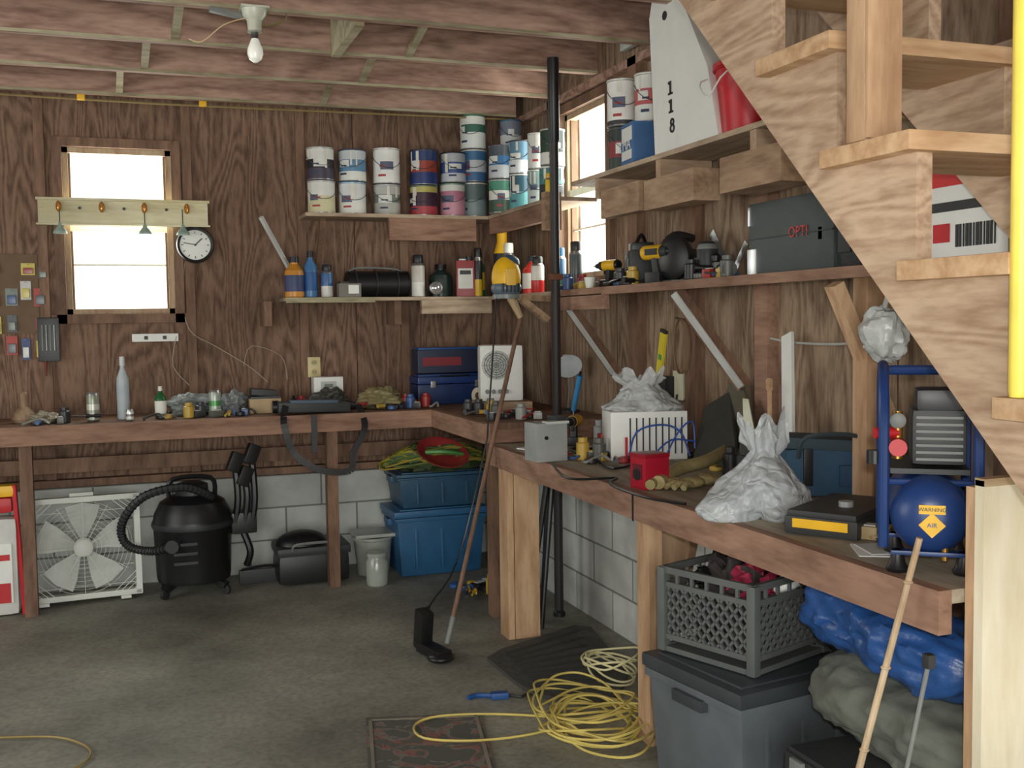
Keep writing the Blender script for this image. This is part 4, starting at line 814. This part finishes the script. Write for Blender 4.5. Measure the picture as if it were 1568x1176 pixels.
for (x,y),(x2,y2,z2_) in (((1.73,4.62),(1.86,4.63,.78)),((1.79,4.58),(1.88,4.63,.78)),((1.82,4.66),(1.87,4.65,.76))):
    o.cyl((x,y,.002),(x2,y2,z2_),.011,BLK,.015,seg=10)
o.box((1.87,4.635,.78),(.05,.05,.04),BLK,bv=.01);o.done()
clutter('floor_tool_pile',1.75,5.35,0,.25,.3,20,[(30,30,32),(50,90,150),(200,160,50)],31,1.4)
# ---------- floor things ----------
def fl(u,v,z=.002): p=pZ(u,v,0);p.z=z;return p
o=M('rubber_floor_mat');RM=mat((70,70,67),.85,bump=.4,sc=30)
pl=[fl(*q) for q in ((746,1012),(770,998),(880,962),(905,965),(962,1032),(958,1050),(935,1082),(905,1083),(820,1068),(790,1050))]
o.prism(pl,(0,0,.014),RM)
for k in range(9):
    a=fl(765+k*6,1010+k*6);b=fl(890+k*6,970+k*11);o.bar(a.lerp(b,.06)+Vector((0,0,.014)),a.lerp(b,.96)+Vector((0,0,.014)),.012,.01,mat((56,56,52),.8))
o.done()
def rugmat():
    m=bpy.data.materials.new('patterned_rug');m.use_nodes=True;n=m.node_tree.nodes;l=m.node_tree.links;b=n['Principled BSDF'];b.inputs['Roughness'].default_value=.95
    tc=n.new('ShaderNodeTexCoord');v=n.new('ShaderNodeTexNoise');v.inputs['Scale'].default_value=9;v.inputs['Detail'].default_value=3;v.inputs['Distortion'].default_value=1.5;l.new(tc.outputs['Object'],v.inputs['Vector'])
    r=n.new('ShaderNodeValToRGB');r.color_ramp.interpolation='CONSTANT';e=r.color_ramp.elements;e[0].color=lin((86,86,80));e[1].position=.5;e[1].color=lin((114,112,104));x=e.new(.56);x.color=lin((134,88,80));x=e.new(.62);x.color=lin((88,86,80));l.new(v.outputs['Fac'],r.inputs['Fac']);l.new(r.outputs[0],b.inputs['Base Color']);return m
o=M('door_mat');RG=rugmat();cs=[fl(560,1103),fl(735,1096),fl(768,1215),fl(566,1215)];o.prism(cs,(0,0,.008),RG)
cc=(cs[0]+cs[2])/2;ins=[p.lerp(cc,.08)+Vector((0,0,.009)) for p in cs]
for k in range(4): o.bar(ins[k],ins[(k+1)%4],.012,.004,mat((126,120,106),.9))
o.done()
random.seed(3);o=M('yellow_extension_cord');YC=mat((210,190,104),.45);c=fl(912,1110)
for k in range(15):
    rx=random.uniform(.11,.2);ry=random.uniform(.1,.28);ox=random.uniform(-.03,.0);oy=random.uniform(-.1,.1);ph=random.uniform(0,6);tz=random.uniform(.006,.05)
    o.tube([(min(c.x+.19,c.x+ox+rx*cos(a)*(1+.12*sin(3*a+ph))),c.y+oy+ry*sin(a)*(1+.12*cos(2*a+ph)),tz+.03*(1+sin(a*2+ph))*(.5)) for a in [2*pi*j/12 for j in range(12)]],.0045,YC,6,True,4)
for k in range(5):
    c3=fl(935,1040);o.tube([(c3.x+.08*cos(a+k)*(1+.1*k),c3.y+.14*sin(a+k),.02+.015*k+.05*max(0,sin(a))) for a in [2*pi*j/9 for j in range(9)]],.0045,mat((226,218,170),.45),6,True,4)
o.tube([fl(880,1105,.008),fl(800,1098,.008),fl(720,1100,.016),fl(660,1106,.018),fl(634,1120,.018),fl(650,1138,.018),fl(720,1142,.018),fl(800,1130,.008),fl(870,1115,.012),fl(950,1095,.02)],.0045,YC,6);o.done()
o=M('extension_cord_loop');o.tube([fl(-60,1135,.007),fl(10,1132,.007),fl(90,1132,.007),fl(135,1148,.007),fl(130,1170,.007),fl(70,1200,.007)],.004,mat((150,128,70),.5),6);o.done()
p=fl(765,1070,0.0);o=M('blue_electrical_plug',(p.x,p.y,.0),-.2);o.box((0,0,.014),(.07,.035,.026),BLU,bv=.008);o.tube([(.03,0,.014),(.08,-.02,.01),(.12,.02,.008),(.16,.0,.008)],.006,DK);o.tube([(-.03,0,.014),(-.08,.03,.008),(-.12,.01,.008)],.01,BLU);o.done()
# string trimmer leaning on the bench edge
bt=fl(683,1000,.02);TY=4.76;tp=pY(797,486,TY)
o=M('string_trimmer');WDH=wood((150,106,80),(112,78,56),'Z',4)
dr=(tp-bt).normalized()
o.cyl(bt+dr*.05,tp,.0105,WDH,seg=12);o.cyl(bt+dr*.02,bt+dr*.14,.013,GR,seg=12)
b0=fl(672,1015,0)
o.box((b0.x,b0.y+.08,.03),(.07,.2,.045),BLK,(0,0,.25),bv=.012);o.box((b0.x-.02,b0.y+.17,.1),(.06,.08,.18),BLK,(.15,0,.2),bv=.015);o.sph((b0.x+.01,b0.y-.0,.023),(.12,.11,.045),BLK)
hc=pY(775,425,TY)
o.sph(hc,(.142,.13,.2),YEL,seg=26,rings=18);o.sph(hc+Vector((0,0,-.05)),(.148,.136,.1),mat((90,104,116),.4),seg=26);o.sph(hc+Vector((.02,.01,.07)),(.1,.1,.08),mat((60,84,110),.4));o.box(hc+Vector((-.0,-.06,0)),(.05,.03,.08),mat((225,180,80),.4),bv=.01)
for k in range(5): o.box(hc+Vector((-.04+k*.02,-.062,-.05)),(.006,.02,.04),DK)
o.lathe([(.066,0),(.066,.02)],mat((120,126,124),.4),24,hc+Vector((0,0,-.1)))
o.cyl(hc+Vector((.02,0,-.09)),tp,.022,mat((176,150,116),.6),.014)
o.tube([hc+Vector((-.05,0,-.1)),pY(748,640,4.6),pY(742,690,4.56),pY(700,860,4.5),fl(660,940,.05),fl(640,975,.006),fl(655,930,.006)],.004,BLK,5);o.done()
o=M('wooden_hook_arm');a=pY(798,458,4.98);b=pY(838,490,4.98);o.bar(a,b,.05,.03,PINED);o.bar(a+Vector((0,.03,.01)),(2.03,5.03,SH1-.04),.04,.03,PINED);o.done()
o=M('white_junction_plate');P=pX(960,62,2.3);o.box((2.31,P.y,2.8),(.03,.14,.1),mat((190,196,190)),bv=.004);o.box((2.293,P.y,2.8),(.006,.04,.04),LG);o.done()
for q in list(bpy.data.objects):
    if q.type=='MESH' and len(q.data.vertices)==0: bpy.data.objects.remove(q)
# ---------- lights ----------
W_=bpy.data.worlds.new('World');S.world=W_;W_.use_nodes=True;bg=W_.node_tree.nodes['Background'];bg.inputs[0].default_value=(1,1,.9,1);bg.inputs[1].default_value=2.2
def area(n,loc,rot,sx_,sy_,p,c=(1,1,1)):
    L=bpy.data.lights.new(n,'AREA');L.shape='RECTANGLE';L.size=sx_;L.size_y=sy_;L.energy=p;L.color=c;o=bpy.data.objects.new(n,L);o.location=loc;o.rotation_euler=rot;S.collection.objects.link(o);return o
area('front_fill',(-.6,YF+.05,1.3),(pi/2,0,0),3.8,2.1,115,(.96,1,.97))  # unseen fill lamp added in the front opening to lift the ambient light
area('window_daylight_back',((wx0+wx1)/2,YB+.09,(wz0+wz1)/2),(-pi/2,0,0),.55,.9,16,(.98,1,.92))
area('window_daylight_side',(XR+.09,(ry0+ry1)/2,(rz0+rz1)/2),(0,pi/2,0),.9,.6,14,(.98,1,.92))
area('left_fill',(XL+.05,3.2,1.6),(0,-pi/2,0),1.8,3.0,64,(.96,1,.97))  # added fill lamp just inside the solid left wall, no opening behind it
L=bpy.data.lights.new('camera_flash','POINT');L.energy=88;L.shadow_soft_size=.025;L.color=(1,.985,.95);o=bpy.data.objects.new('camera_flash',L);o.location=C+U*.07+R*.05+F*.02;S.collection.objects.link(o)
